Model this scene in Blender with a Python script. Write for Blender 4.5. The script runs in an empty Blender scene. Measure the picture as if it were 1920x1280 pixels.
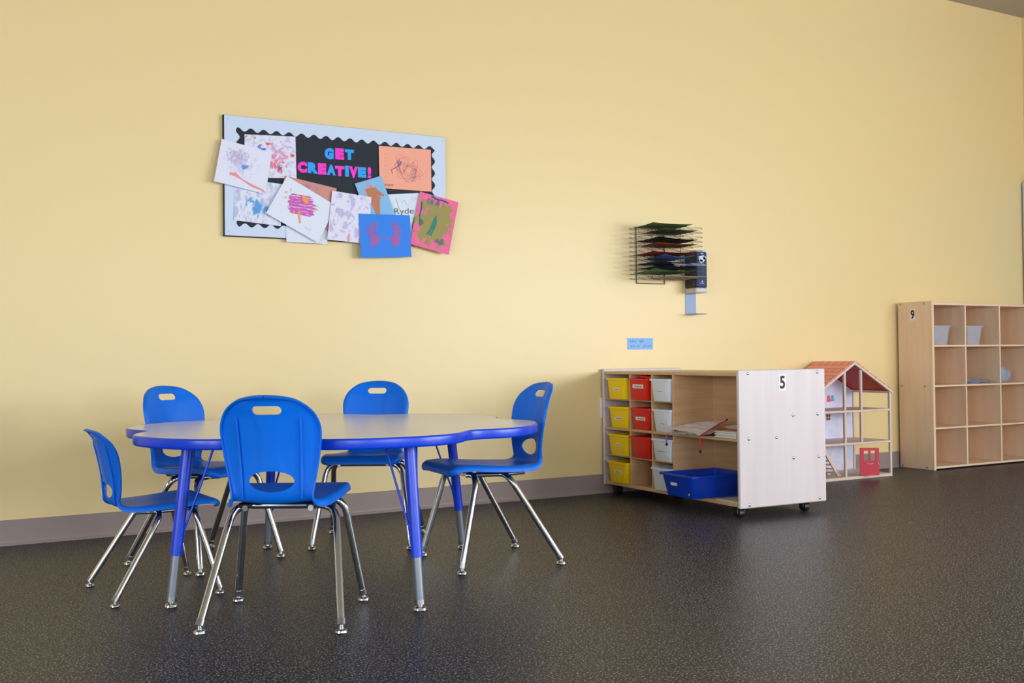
import bpy, bmesh, math, random
from mathutils import Vector, Matrix, Euler
R = math.radians
random.seed(7)
scene = bpy.context.scene
C = scene.collection

# ------------------------------------------------------------------ camera
F_PX, YAW, PITCH, ROLL, CAM_D, CAM_H = 1974.07, 0.51582, 0.01562, -0.01108, 4.8197, 0.75
ax = Vector((math.sin(YAW) * math.cos(PITCH), math.cos(YAW) * math.cos(PITCH), math.sin(PITCH)))
rt = Vector((math.cos(YAW), -math.sin(YAW), 0)); up = rt.cross(ax)
r2 = rt * math.cos(ROLL) + up * math.sin(ROLL); u2 = up * math.cos(ROLL) - rt * math.sin(ROLL)
cam_d = bpy.data.cameras.new('camera'); cam = bpy.data.objects.new('camera', cam_d); C.objects.link(cam)
cam_d.sensor_width = 36.0; cam_d.lens = F_PX / 1920 * 36.0; cam_d.clip_start = 0.05
cam.matrix_world = Matrix(((r2.x, u2.x, -ax.x, 0), (r2.y, u2.y, -ax.y, -CAM_D), (r2.z, u2.z, -ax.z, CAM_H), (0, 0, 0, 1)))
scene.camera = cam
# ------------------------------------------------------------------ world, window daylight, exposure
world = bpy.data.worlds.new('sky'); scene.world = world; world.use_nodes = True
bg = world.node_tree.nodes['Background']; bg.inputs[0].default_value = (0.75, 0.86, 1.0, 1); bg.inputs[1].default_value = 1.0
ROOM = dict(x0=-3.6, x1=7.05, y0=-7.4, y1=0.0, h=3.185)
WZ = (0.65, 1.95)
WINDOWS = [('front', -1.6, 0.1, 50), ('front', 1.3, 3.0, 60), ('front', 5.1, 6.8, 122), ('right', -6.9, -5.4, 105), ('right', -4.9, -3.4, 45), ('left', -6.4, -4.9, 75), ('left', -4.1, -2.6, 45)]   # wall, from, to, daylight watts
for wl, a, b, pw in WINDOWS:
    ld = bpy.data.lights.new('window_daylight', 'AREA'); ld.shape = 'RECTANGLE'
    ld.size = (b - a) - 0.1; ld.size_y = WZ[1] - WZ[0] - 0.1; ld.energy = pw; ld.color = (0.88, 0.94, 1.0)
    lo = bpy.data.objects.new('window_daylight', ld); C.objects.link(lo)
    if wl == 'front': lo.location = ((a + b) / 2, ROOM['y0'] + 0.03, sum(WZ) / 2); lo.rotation_euler = (R(90), 0, 0)
    elif wl == 'right': lo.location = (ROOM['x1'] - 0.03, (a + b) / 2, sum(WZ) / 2); lo.rotation_euler = (R(90), 0, R(90))
    else: lo.location = (ROOM['x0'] + 0.03, (a + b) / 2, sum(WZ) / 2); lo.rotation_euler = (R(90), 0, R(-90))
vs = scene.view_settings
vs.view_transform = 'Standard'; vs.look = 'None'; vs.gamma = 1.0; vs.use_curve_mapping = False; vs.exposure = 0.25

# ------------------------------------------------------------------ materials
def lin(c):
    return tuple(((v / 255) / 12.92 if v / 255 <= 0.04045 else ((v / 255 + 0.055) / 1.055) ** 2.4) for v in c)
MATS = {}
def mat(name, rgb, rough=0.5, metal=0.0, spec=0.5, alpha=1.0, coat=0.0, trans=0.0, noise=None, bump=None, srgb=True, emis=None):
    m = bpy.data.materials.new(name); m.use_nodes = True
    nt = m.node_tree; b = nt.nodes['Principled BSDF']
    col = lin(rgb) if srgb else rgb
    b.inputs['Base Color'].default_value = (*col, 1); b.inputs['Roughness'].default_value = rough
    b.inputs['Metallic'].default_value = metal; b.inputs['Specular IOR Level'].default_value = spec
    b.inputs['Alpha'].default_value = alpha; b.inputs['Coat Weight'].default_value = coat
    b.inputs['Transmission Weight'].default_value = trans
    tc = None
    if noise:                                   # (second colour, scale xyz, amount)
        tc = nt.nodes.new('ShaderNodeTexCoord'); mp = nt.nodes.new('ShaderNodeMapping'); nz = nt.nodes.new('ShaderNodeTexNoise')
        mp.inputs['Scale'].default_value = noise[1]; nz.inputs['Scale'].default_value = 1.0; nz.inputs['Detail'].default_value = 6
        rp = nt.nodes.new('ShaderNodeValToRGB'); rp.color_ramp.elements[0].position = noise[2]; rp.color_ramp.elements[1].position = noise[3]
        rp.color_ramp.elements[0].color = (*col, 1); rp.color_ramp.elements[1].color = (*lin(noise[0]), 1)
        nt.links.new(tc.outputs['Object'], mp.inputs['Vector']); nt.links.new(mp.outputs[0], nz.inputs['Vector'])
        nt.links.new(nz.outputs['Fac'], rp.inputs[0]); nt.links.new(rp.outputs[0], b.inputs['Base Color'])
    if bump:                                    # (scale, strength)
        tc = tc or nt.nodes.new('ShaderNodeTexCoord'); nb = nt.nodes.new('ShaderNodeTexNoise'); nb.inputs['Scale'].default_value = bump[0]
        nb.inputs['Detail'].default_value = 3
        bp = nt.nodes.new('ShaderNodeBump'); bp.inputs['Strength'].default_value = bump[1]; bp.inputs['Distance'].default_value = 0.002
        nt.links.new(tc.outputs['Object'], nb.inputs['Vector']); nt.links.new(nb.outputs['Fac'], bp.inputs['Height']); nt.links.new(bp.outputs[0], b.inputs['Normal'])
    MATS[name] = m
    return m
def floor_material():
    m = mat('speckled_rubber', (34, 33, 35), 0.40, spec=0.25)
    nt = m.node_tree; b = nt.nodes['Principled BSDF']
    tc = nt.nodes.new('ShaderNodeTexCoord')
    prev = None
    for sc, thr, wid, col in ((150, 0.55, 0.06, (74, 72, 78)), (190, 0.60, 0.05, (176, 175, 182)), (120, 0.62, 0.05, (10, 10, 12))):
        nz = nt.nodes.new('ShaderNodeTexNoise'); nz.inputs['Scale'].default_value = sc; nz.inputs['Detail'].default_value = 1
        rp = nt.nodes.new('ShaderNodeMapRange'); rp.inputs[1].default_value = thr; rp.inputs[2].default_value = thr + wid
        mx = nt.nodes.new('ShaderNodeMix'); mx.data_type = 'RGBA'
        nt.links.new(tc.outputs['Object'], nz.inputs['Vector']); nt.links.new(nz.outputs['Fac'], rp.inputs[0]); nt.links.new(rp.outputs[0], mx.inputs[0])
        if prev: nt.links.new(prev, mx.inputs[6])
        else: mx.inputs[6].default_value = (*lin((27, 27, 32)), 1)
        mx.inputs[7].default_value = (*lin(col), 1); prev = mx.outputs[2]
    nt.links.new(prev, b.inputs['Base Color'])
    nb = nt.nodes.new('ShaderNodeTexNoise'); nb.inputs['Scale'].default_value = 90; bp = nt.nodes.new('ShaderNodeBump')
    bp.inputs['Strength'].default_value = 0.25; bp.inputs['Distance'].default_value = 0.002
    nt.links.new(tc.outputs['Object'], nb.inputs['Vector']); nt.links.new(nb.outputs['Fac'], bp.inputs['Height']); nt.links.new(bp.outputs[0], b.inputs['Normal'])
    return m
M_FLOOR = floor_material()
M_WALL = mat('yellow_paint', (238, 213, 156), 0.38, spec=0.55, bump=(140, 0.12))
M_BASE = mat('taupe_vinyl', (150, 134, 130), 0.5)
M_WALL2 = mat('off_white_paint', (214, 210, 202), 0.6)
M_CEIL = mat('ceiling_tile', (138, 132, 122), 0.9, bump=(300, 0.4))
M_GRID = mat('ceiling_grid_metal', (176, 168, 158), 0.6)
M_WHITEWALL = mat('window_frame_white', (225, 225, 225), 0.5)
M_DOOR = mat('blue_grey_steel', (208, 218, 238), 0.45)
M_GLASS = mat('window_glass', (255, 255, 255), 0.02, alpha=0.12)
M_CHROME = mat('chrome', (215, 217, 220), 0.09, metal=1.0)
M_STEEL = mat('dull_steel', (150, 152, 158), 0.3, metal=0.9)
M_BLUE = mat('blue_plastic', (0, 108, 224), 0.42, spec=0.28, bump=(700, 0.06))
M_TBLUE = mat('royal_blue_edge', (0, 62, 212), 0.3)
M_TOP = mat('grey_laminate', (238, 238, 245), 0.24, spec=0.6, noise=((233, 233, 240), (300, 300, 300), 0.35, 0.65))
M_GREYLEG = mat('grey_leg_insert', (128, 134, 146), 0.35, metal=0.5)
M_BLACK = mat('black_plastic', (18, 19, 22), 0.45)
M_BLACKWIRE = mat('black_wire', (14, 14, 15), 0.4)
M_WOOD = mat('maple_laminate', (217, 178, 134), 0.38, noise=((203, 160, 114), (3, 3, 40), 0.35, 0.7))
M_WOODH = mat('maple_laminate_shelf', (217, 178, 134), 0.38, noise=((203, 160, 114), (40, 3, 3), 0.35, 0.7))
M_PALE = mat('sheen_tinted_laminate', (212, 201, 203), 0.4, noise=((206, 193, 194), (18, 18, 1.6), 0.35, 0.7))  # shelf laminate with the pale window reflection on the end panels painted into its colour
M_EDGE = mat('birch_ply_edge', (205, 165, 118), 0.5)
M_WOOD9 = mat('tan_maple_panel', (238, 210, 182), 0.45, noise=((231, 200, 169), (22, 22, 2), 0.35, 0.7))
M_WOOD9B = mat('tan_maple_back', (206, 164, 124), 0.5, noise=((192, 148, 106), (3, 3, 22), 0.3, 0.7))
M_YEL = mat('yellow_tray_plastic', (252, 214, 2), 0.35)
M_RED = mat('red_tray_plastic', (224, 26, 20), 0.35)
M_WTRAY = mat('milky_tray_plastic', (228, 236, 248), 0.35)
M_BBIN = mat('deep_blue_bin_plastic', (2, 62, 190), 0.3)
M_LABEL = mat('white_label', (236, 234, 232), 0.6)
M_INK = mat('black_ink', (22, 24, 28), 0.6)
M_GREYINK = mat('grey_ink', (140, 142, 148), 0.6)
M_BOARD = mat('black_board_paper', (27, 34, 48), 0.75)
M_BFRAME = mat('black_board_frame', (16, 18, 20), 0.5)
M_BORDER = mat('white_border_card', (206, 220, 244), 0.6)
M_LBLUE = mat('blue_letter_card', (0, 158, 248), 0.5)
M_LPINK = mat('magenta_letter_card', (250, 30, 205), 0.5)
M_CLEAR = mat('clear_tub_plastic', (214, 222, 240), 0.15, alpha=0.28)
M_BAG = mat('clear_bag_film', (248, 240, 248), 0.14, alpha=0.62)
M_BAGB = mat('blueish_bag_film', (170, 192, 220), 0.18, alpha=0.62)
M_REDZIP = mat('red_zip', (204, 24, 22), 0.5)
M_PURZIP = mat('purple_zip', (128, 100, 200), 0.5)
M_NAVY = mat('navy_plastic', (38, 52, 92), 0.5, spec=0.3)
M_DARKSIDE = mat('charcoal_plastic', (34, 33, 34), 0.45)
M_PLATE = mat('blue_grey_plate', (130, 152, 190), 0.35)
M_NOTE = mat('pale_blue_note', (140, 190, 250), 0.7)
M_NOTEINK = mat('faded_blue_ink', (100, 146, 204), 0.7)
M_HOUSE = mat('pale_beech', (226, 204, 190), 0.5, noise=((214, 190, 172), (20, 20, 4), 0.35, 0.7))
M_TILE = mat('coral_roof_tile', (250, 150, 134), 0.5)
M_TILE2 = mat('salmon_roof_tile', (255, 174, 156), 0.5)
M_ROOFRED = mat('red_roof_board', (190, 48, 40), 0.5)
M_HDOOR = mat('crimson_toy_door', (214, 52, 74), 0.45)
M_HPAPER = mat('lavender_printed_wall', (228, 222, 244), 0.6, noise=((204, 214, 246), (18, 18, 18), 0.4, 0.65))
M_PINKP = mat('pink_print', (240, 84, 120), 0.6)
M_TEALP = mat('teal_print', (70, 186, 200), 0.6)
M_PANEDARK = mat('brown_print', (92, 72, 40), 0.6)

# ------------------------------------------------------------------ mesh helpers
class MB:
    """collects verts and faces; build() links them as one mesh object"""
    def __init__(s): s.v = []; s.f = []
    def add(s, vs, fs):
        o = len(s.v); s.v += [tuple(p) for p in vs]; s.f += [tuple(i + o for i in f) for f in fs]; return s
    def box(s, x0, x1, y0, y1, z0, z1, bev=0.0):
        x0, x1 = min(x0, x1), max(x0, x1); y0, y1 = min(y0, y1), max(y0, y1); z0, z1 = min(z0, z1), max(z0, z1)
        bm = bmesh.new()
        bmesh.ops.create_cube(bm, size=1.0)
        for v in bm.verts:
            v.co = Vector((x0 + (v.co.x + .5) * (x1 - x0), y0 + (v.co.y + .5) * (y1 - y0), z0 + (v.co.z + .5) * (z1 - z0)))
        b = min(bev, 0.45 * min(x1 - x0, y1 - y0, z1 - z0))
        if b > 0: bmesh.ops.bevel(bm, geom=list(bm.edges), offset=b, segments=1, affect='EDGES')
        bm.verts.index_update()
        s.add([v.co.copy() for v in bm.verts], [[v.index for v in f.verts] for f in bm.faces]); bm.free()
        return s
    def tube(s, pts, r, seg=12, cap=True):
        pts = [Vector(p) for p in pts]; n = len(pts); rr = r if isinstance(r, (list, tuple)) else [r] * n
        t0 = (pts[1] - pts[0]).normalized(); a = t0.orthogonal().normalized(); rings = []
        for i, p in enumerate(pts):
            t = (pts[min(i + 1, n - 1)] - pts[max(i - 1, 0)]).normalized()
            a = (a - t * a.dot(t)).normalized(); b = t.cross(a)
            rings.append([p + (a * math.cos(2 * math.pi * k / seg) + b * math.sin(2 * math.pi * k / seg)) * rr[i] for k in range(seg)])
        vs = [q for rg in rings for q in rg]
        fs = [(i * seg + k, i * seg + (k + 1) % seg, (i + 1) * seg + (k + 1) % seg, (i + 1) * seg + k) for i in range(n - 1) for k in range(seg)]
        if cap: fs += [tuple(range(seg))[::-1], tuple((n - 1) * seg + k for k in range(seg))]
        return s.add(vs, fs)
    def lathe(s, prof, c=(0, 0, 0), seg=20, axis='z'):
        vs = []; n = len(prof)
        for r, h in prof:
            for k in range(seg):
                a = 2 * math.pi * k / seg; x, y = r * math.cos(a), r * math.sin(a)
                p = {'z': (x, y, h), 'x': (h, x, y), 'y': (y, h, x)}[axis]
                vs.append((p[0] + c[0], p[1] + c[1], p[2] + c[2]))
        fs = [(i * seg + k, i * seg + (k + 1) % seg, (i + 1) * seg + (k + 1) % seg, (i + 1) * seg + k) for i in range(n - 1) for k in range(seg)]
        fs += [tuple(range(seg))[::-1], tuple((n - 1) * seg + k for k in range(seg))]
        return s.add(vs, fs)
    def prism(s, poly, axis, a, b):
        """extrude a 2-D polygon along axis from a to b; poly in the other two axes (order xyz)"""
        n = len(poly)
        def P(q, t): return {'x': (t, q[0], q[1]), 'y': (q[0], t, q[1]), 'z': (q[0], q[1], t)}[axis]
        vs = [P(q, a) for q in poly] + [P(q, b) for q in poly]
        fs = [tuple(range(n)), tuple(range(2 * n - 1, n - 1, -1))] + [(i, i + n, (i + 1) % n + n, (i + 1) % n) for i in range(n)]
        return s.add(vs, fs)
    def mesh(s, name, m, smooth=None):
        me = bpy.data.meshes.new(name); me.from_pydata(s.v, [], s.f); me.validate(); me.materials.append(m)
        bm = bmesh.new(); bm.from_mesh(me); bmesh.ops.recalc_face_normals(bm, faces=bm.faces); bm.to_mesh(me); bm.free()
        if smooth is not None:
            for p in me.polygons: p.use_smooth = True
            me.set_sharp_from_angle(angle=R(smooth))
        return me
    def build(s, name, m, parent=None, smooth=None, label=None):
        return obj(name, s.mesh(name, m, smooth), parent, label)
def obj(name, me, parent=None, label=None):
    o = bpy.data.objects.new(name, me); C.objects.link(o)
    if parent: o.parent = parent
    if label: o['label'] = label
    return o
def thing(name, label, cat, loc=(0, 0, 0), rotz=0.0, group=None):
    o = bpy.data.objects.new(name, None); C.objects.link(o); o.empty_display_size = 0.05
    o.location = loc; o.rotation_euler = (0, 0, rotz)
    return tag(o, label, cat, group)
def tag(o, label, cat, group=None):
    o['label'] = label; o['category'] = cat
    if group: o['group'] = group
    return o
def struct(o): o['kind'] = 'structure'; return o
def copy_tree(o, parent=None):
    c = o.copy(); C.objects.link(c); c.parent = parent
    for ch in list(o.children): copy_tree(ch, c)
    return c
def text_mesh(txt, w0, w1, h0, h1, bold=0.02, depth=0.0):
    """letters as (verts2d, faces) fitted to a rectangle"""
    cu = bpy.data.curves.new('txt', 'FONT'); cu.body = txt; cu.offset = bold; cu.resolution_u = 4
    o = bpy.data.objects.new('txt', cu); C.objects.link(o)
    dg = bpy.context.evaluated_depsgraph_get(); me = bpy.data.meshes.new_from_object(o.evaluated_get(dg))
    vs = [v.co.copy() for v in me.vertices]; fs = [tuple(p.vertices) for p in me.polygons]
    bpy.data.objects.remove(o); bpy.data.curves.remove(cu); bpy.data.meshes.remove(me)
    x0 = min(v.x for v in vs); x1 = max(v.x for v in vs); y0 = min(v.y for v in vs); y1 = max(v.y for v in vs)
    return [(w0 + (v.x - x0) / (x1 - x0) * (w1 - w0), h0 + (v.y - y0) / (y1 - y0) * (h1 - h0)) for v in vs], fs
def solid_text(txt, rect, place, thick, bold=0.02):
    """text as a thin solid: place(a, b, d) maps plane coords plus depth to 3-D"""
    p2, fs = text_mesh(txt, *rect, bold=bold)
    n = len(p2); vs = [place(a, b, thick) for a, b in p2] + [place(a, b, 0) for a, b in p2]
    ec = {}
    for f in fs:
        for i in range(len(f)):
            e = (f[i], f[(i + 1) % len(f)]); ec[frozenset(e)] = ec.get(frozenset(e), 0) + 1
    allf = list(fs) + [tuple(i + n for i in f[::-1]) for f in fs]
    for f in fs:
        for i in range(len(f)):
            a, b = f[i], f[(i + 1) % len(f)]
            if ec[frozenset((a, b))] == 1: allf.append((b, a, a + n, b + n))
    return MB().add(vs, allf)

# ------------------------------------------------------------------ room shell
x0, x1, y0, y1, H = ROOM['x0'], ROOM['x1'], ROOM['y0'], ROOM['y1'], ROOM['h']
struct(MB().box(x0 - .1, x1 + .1, y0 - .1, y1 + .1, -.1, 0).build('floor', M_FLOOR))
struct(MB().box(x0 - .1, x1 + .1, y1, y1 + .1, 0, H + .1).build('wall_back', M_WALL))
def wall_with_windows(name, kind, lo, hi):
    wins = [(a, b) for wl, a, b, _ in WINDOWS if wl == kind]; ed = [lo] + [v for w in wins for v in w] + [hi]; mb = MB()
    def bx(mb, a, b, za, zb, t0=0.0, t1=.1):
        return {'front': lambda: mb.box(a, b, y0 - t1, y0 - t0, za, zb), 'right': lambda: mb.box(x1 + t0, x1 + t1, a, b, za, zb), 'left': lambda: mb.box(x0 - t1, x0 - t0, a, b, za, zb)}[kind]()
    bx(mb, lo, hi, 0, WZ[0]); bx(mb, lo, hi, WZ[1], H + .1)
    for i in range(0, len(ed), 2): bx(mb, ed[i], ed[i + 1], WZ[0], WZ[1])
    struct(mb.build(name, M_WALL if kind == 'right' else M_WALL2))
    for a, b in wins:
        global WIN_N; WIN_N += 1; f = MB()
        for q in ((a, b, WZ[0], WZ[0] + .05), (a, b, WZ[1] - .05, WZ[1]), (a, a + .05, WZ[0] + .05, WZ[1] - .05), (b - .05, b, WZ[0] + .05, WZ[1] - .05)): bx(f, *q, .02, .09)
        w = struct(f.build('window_%d' % WIN_N, M_WHITEWALL)); c_ = (a + b) / 2
        bx(MB(), c_ - .025, c_ + .025, WZ[0] + .05, WZ[1] - .05, .025, .085).build('mullion', M_WHITEWALL, w)
        for s0, s1 in ((a + .05, c_ - .025), (c_ + .025, b - .05)): bx(MB(), s0, s1, WZ[0] + .05, WZ[1] - .05, .052, .058).build('pane', M_GLASS, w)
WIN_N = 0
wall_with_windows('wall_front', 'front', x0, x1 + .1)
wall_with_windows('wall_right', 'right', y0, y1)
wall_with_windows('wall_left', 'left', y0, y1)
ceil = struct(MB().box(x0 - .1, x1 + .1, y0 - .1, y1, H + .012, H + .1).build('ceiling', M_GRID))
tw, tl = 0.61, 1.22
tile_me = MB().box(-tw / 2 + .012, tw / 2 - .012, -tl / 2 + .012, tl / 2 - .012, 0, .012, .004).mesh('tile', M_CEIL)
nx, ny = int((x1 - x0) / tw) + 1, int((y1 - y0) / tl) + 1
for i in range(nx):
    for j in range(ny):
        cx, cy = x1 - tw * (i + .5) - 0.0, y1 - .35 - tl * (j - .5)
        if cx - tw / 2 < x0 - .1 or cy - tl / 2 < y0 - .1 or cy + tl / 2 > y1 + .3: continue
        if cy + tl / 2 > y1:
            o = obj('tile', tile_me, ceil); o.scale.y = (tl / 2 + (y1 - cy)) / tl; o.location = (cx, (cy - tl / 2 + y1) / 2, H)
        else:
            o = obj('tile', tile_me, ceil); o.location = (cx, cy, H)
# cove baseboards
prof = [(0, 0), (-.014, 0), (-.012, .004), (-.007, .012), (-.0055, .02), (-.0055, .1), (-.003, .1044), (0, .1044)]
struct(MB().prism([(p[0], p[1]) for p in prof], 'x', x0, x1).build('baseboard_back', M_BASE))
struct(MB().prism([(x1 + p[0], p[1]) for p in prof], 'y', y0, -1.05).build('baseboard_right', M_BASE))
# steel door in the right-hand wall, its frame beginning at the corner
d = struct(MB().box(x1 - .045, x1, -.075, -.012, 0, 1.985, .003).box(x1 - .045, x1, -1.03, -.967, 0, 1.985, .003)
           .box(x1 - .045, x1, -.967, -.075, 1.925, 1.985, .003).build('door_1', M_DOOR))
MB().box(x1 - .02, x1 - .001, -.965, -.077, .008, 1.923).build('door_leaf', M_DOOR, d)
MB().lathe([(.012, 0), (.012, .04), (.026, .045), (.026, .07), (.02, .075)], (x1 - .095, -.87, 1.0), 16, 'x').build('knob', M_STEEL, d, 40)
# wall socket half hidden behind the tray shelf
so = thing('wall_socket', 'white socket plate on the yellow wall behind the wheeled tray shelf', 'socket', (3.322, 0, .47))
MB().box(-.036, .036, -.007, 0, -.056, .056, .003).build('plate', M_LABEL, so)
for dz in (-.02, .02): MB().box(-.013, .013, -.009, -.006, dz - .012, dz + .012, .001).build('outlet', M_LABEL, so)

# ------------------------------------------------------------------ chairs
def make_profile():
    key = [(.212, .337), (.2105, .347), (.202, .357), (.185, .3635), (.15, .364), (.10, .360), (.04, .355), (-.03, .351), (-.09, .349),
           (-.130, .349), (-.153, .354), (-.167, .368), (-.175, .392), (-.183, .44), (-.191, .49), (-.202, .54), (-.215, .59), (-.229, .63), (-.241, .655)]
    pts = []
    def cr(p0, p1, p2, p3, t):
        return tuple(0.5 * ((2 * b) + (-a + c) * t + (2 * a - 5 * b + 4 * c - d) * t * t + (-a + 3 * b - 3 * c + d) * t ** 3) for a, b, c, d in zip(p0, p1, p2, p3))
    for i in range(len(key) - 1):
        p0 = key[max(i - 1, 0)]; p3 = key[min(i + 2, len(key) - 1)]
        for k in range(10): pts.append(cr(p0, key[i], key[i + 1], p3, k / 10))
    pts.append(key[-1])
    S = [0]
    for a, b in zip(pts, pts[1:]): S.append(S[-1] + math.hypot(b[0] - a[0], b[1] - a[1]))
    return pts, S
PROF, PS = make_profile(); PLEN = PS[-1]
def prof_at(s):
    s = max(0, min(PLEN, s)); i = 0
    lo, hi = 0, len(PS) - 1
    while hi - lo > 1:
        m_ = (lo + hi) // 2
        if PS[m_] <= s: lo = m_
        else: hi = m_
    t = (s - PS[lo]) / max(1e-9, PS[hi] - PS[lo]); a, b = PROF[lo], PROF[hi]
    return a[0] + (b[0] - a[0]) * t, a[1] + (b[1] - a[1]) * t
def s_of_z(z):
    for i in range(len(PS) - 1, 0, -1):
        if PROF[i][1] >= z >= PROF[i - 1][1] and PROF[i][0] < -.1:
            return PS[i - 1] + (z - PROF[i - 1][1]) / (PROF[i][1] - PROF[i - 1][1]) * (PS[i] - PS[i - 1])
def sm(a, b, x): t = max(0, min(1, (x - a) / (b - a))); return t * t * (3 - 2 * t)
S_BEND = s_of_z(.362); S_TOP = PLEN
def half_width(s):
    y, z = prof_at(s)
    if s < S_BEND - .10:                          # seat
        w = .158 - .02 * sm(.12, S_BEND, s)
        q = min(1, s / .075); return w * (0.80 + .20 * (1 - (1 - q) ** 2.2) ** (1 / 2.2))
    a = sm(S_BEND - .10, S_BEND + .02, s)
    ws = .158 - .02 * sm(.12, S_BEND, S_BEND - .1)
    wb = .105 + .033 * sm(S_BEND - .06, s_of_z(.56), s)
    w = ws * (1 - a) + wb * a
    s1 = s_of_z(.538)
    if s > s1:
        q = (s - s1) / (S_TOP - s1); w *= max(0.0, 1 - q ** 2.15) ** (1 / 2.0)
    return w
def hole_sdf(x, s):
    """negative inside an opening of the backrest"""
    sa = s_of_z(.613); sb = s_of_z(.413)
    dx, dy = max(0, abs(x) - .0275), (s - sa + .6 * x * x)
    d1 = math.hypot(dx, dy) - .0135
    k = math.hypot(x / .064, (s - sb) / .0305); d2 = (k - 1) * .034
    return min(d1, d2)
def shell_point(u, s):
    w = half_width(s); y, z = prof_at(s)
    e = .003; ya, za = prof_at(s - e); yb, zb = prof_at(s + e)
    ty, tz = yb - ya, zb - za; L = math.hypot(ty, tz) or 1; ny_, nz_ = tz / L, -ty / L      # normal: up on the seat, forward on the back
    au = abs(u)
    g = max(0, (au - .86) / .14)
    x = math.copysign(w * (min(au, .86) / .86 * .955 + .045 * math.sin(g * math.pi / 2)), u)
    back = sm(S_BEND - .05, S_BEND + .06, s)
    skirt = (.017 * (1 - back) + .009 * back) * (1 - math.cos(g * math.pi / 2))
    off = -skirt
    off += back * 1.9 * x * x                                             # backrest dished forward at the sides
    off += (1 - back) * (-.004 * math.cos(min(1, abs(x) / .12) * math.pi) * sm(.03, .12, s))
    if back > .3 and .40 < z < .62:                                       # hourglass crease
        xh = .026 + 2.0 * (z - .515) ** 2
        off += .0022 * sm(xh - .006, xh + .006, abs(x)) * sm(.40, .45, z) * (1 - sm(.59, .62, z))
    if s > S_TOP - .02: off -= .006 * sm(S_TOP - .02, S_TOP, s)
    return Vector((x, y + ny_ * off, z + nz_ * off)), Vector((0, ny_, nz_)), x
def make_shell():
    nu, ns = 44, 150
    us = [-1 + 2 * i / nu for i in range(nu + 1)]
    ss = [PLEN * j / ns for j in range(ns)]
    ss[-1:] = []
    ss += [PLEN - (PLEN / ns * 2) * (1 - q) ** 2 for q in (0.3, .55, .75, .9, .985)]
    # param grid with opening edges snapped
    G = [[[u, s] for u in us] for s in ss]
    xw = lambda u, s: shell_point(u, s)[2]
    sd = [[hole_sdf(xw(u, s), s) if s > S_BEND else 1 for (u, s) in row] for row in G]
    nr, nc = len(G), nu + 1
    keep = [[True] * nu for _ in range(nr - 1)]
    for j in range(nr - 1):
        for i in range(nu):
            if sum((sd[j][i], sd[j][i + 1], sd[j + 1][i], sd[j + 1][i + 1])) < 0: keep[j][i] = False
    for j in range(nr):
        for i in range(nc):
            adj = [keep[b][a] for b in (j - 1, j) for a in (i - 1, i) if 0 <= b < nr - 1 and 0 <= a < nu]
            if any(adj) and not all(adj):
                u, s = G[j][i]
                for _ in range(4):
                    w = max(.02, half_width(s) / .9); f = hole_sdf(xw(u, s), s)
                    gx = (hole_sdf(xw(u + 1e-3, s), s) - f) / 1e-3; gs = (hole_sdf(xw(u, s + 1e-4), s + 1e-4) - f) / 1e-4
                    gx_m = gx / w; g2 = gx_m ** 2 + gs ** 2
                    if g2 < 1e-6: break
                    st = -f / g2; u += st * gx_m / w; s += st * gs
                G[j][i] = [u, s]
    P = [[shell_point(u, s)[0] for (u, s) in row] for row in G]
    N = [[None] * nc for _ in range(nr)]
    for j in range(nr):
        for i in range(nc):
            a = P[j][min(i + 1, nc - 1)] - P[j][max(i - 1, 0)]; b = P[min(j + 1, nr - 1)][i] - P[max(j - 1, 0)][i]
            n = a.cross(b)
            if n.length < 1e-9: n = shell_point(*G[j][i])[1]
            if n.dot(shell_point(*G[j][i])[1]) < -0.2: n = -n
            N[j][i] = n.normalized()
    T = .0052
    def part(j0, j1):
        mb = MB(); idx = {}
        def V(j, i, k):
            if (j, i, k) not in idx:
                idx[(j, i, k)] = len(mb.v); mb.v.append(tuple(P[j][i] - N[j][i] * (T * k)))
            return idx[(j, i, k)]
        cnt = {}
        for j in range(j0, j1):
            for i in range(nu):
                if keep[j][i]:
                    q = [(j, i), (j, i + 1), (j + 1, i + 1), (j + 1, i)]
                    mb.f.append(tuple(V(*p, 0) for p in q)); mb.f.append(tuple(V(*p, 1) for p in q[::-1]))
                    for a, b in zip(q, q[1:] + q[:1]):
                        k = frozenset((a, b)); cnt.setdefault(k, []).append((a, b))
        for k, l in cnt.items():
            if len(l) == 1:
                a, b = l[0]
                if a[0] == b[0] and a[0] in (j0, j1) and a[0] not in (0, nr - 1): continue     # seam between seat and backrest
                mb.f.append((V(*b, 0), V(*a, 0), V(*a, 1), V(*b, 1)))
        return mb
    jb = max(j for j in range(nr) if ss[j] < S_BEND - .045)
    return part(0, jb), part(jb, nr - 1)
def bend_path(a, corner, b, rad, n=7):
    a, corner, b = Vector(a), Vector(corner), Vector(b)
    d1 = (a - corner).normalized(); d2 = (b - corner).normalized(); p0 = corner + d1 * rad; p1 = corner + d2 * rad
    return [p0.lerp(corner, t).lerp(corner.lerp(p1, t), t) for t in [i / n for i in range(n + 1)]]
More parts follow.
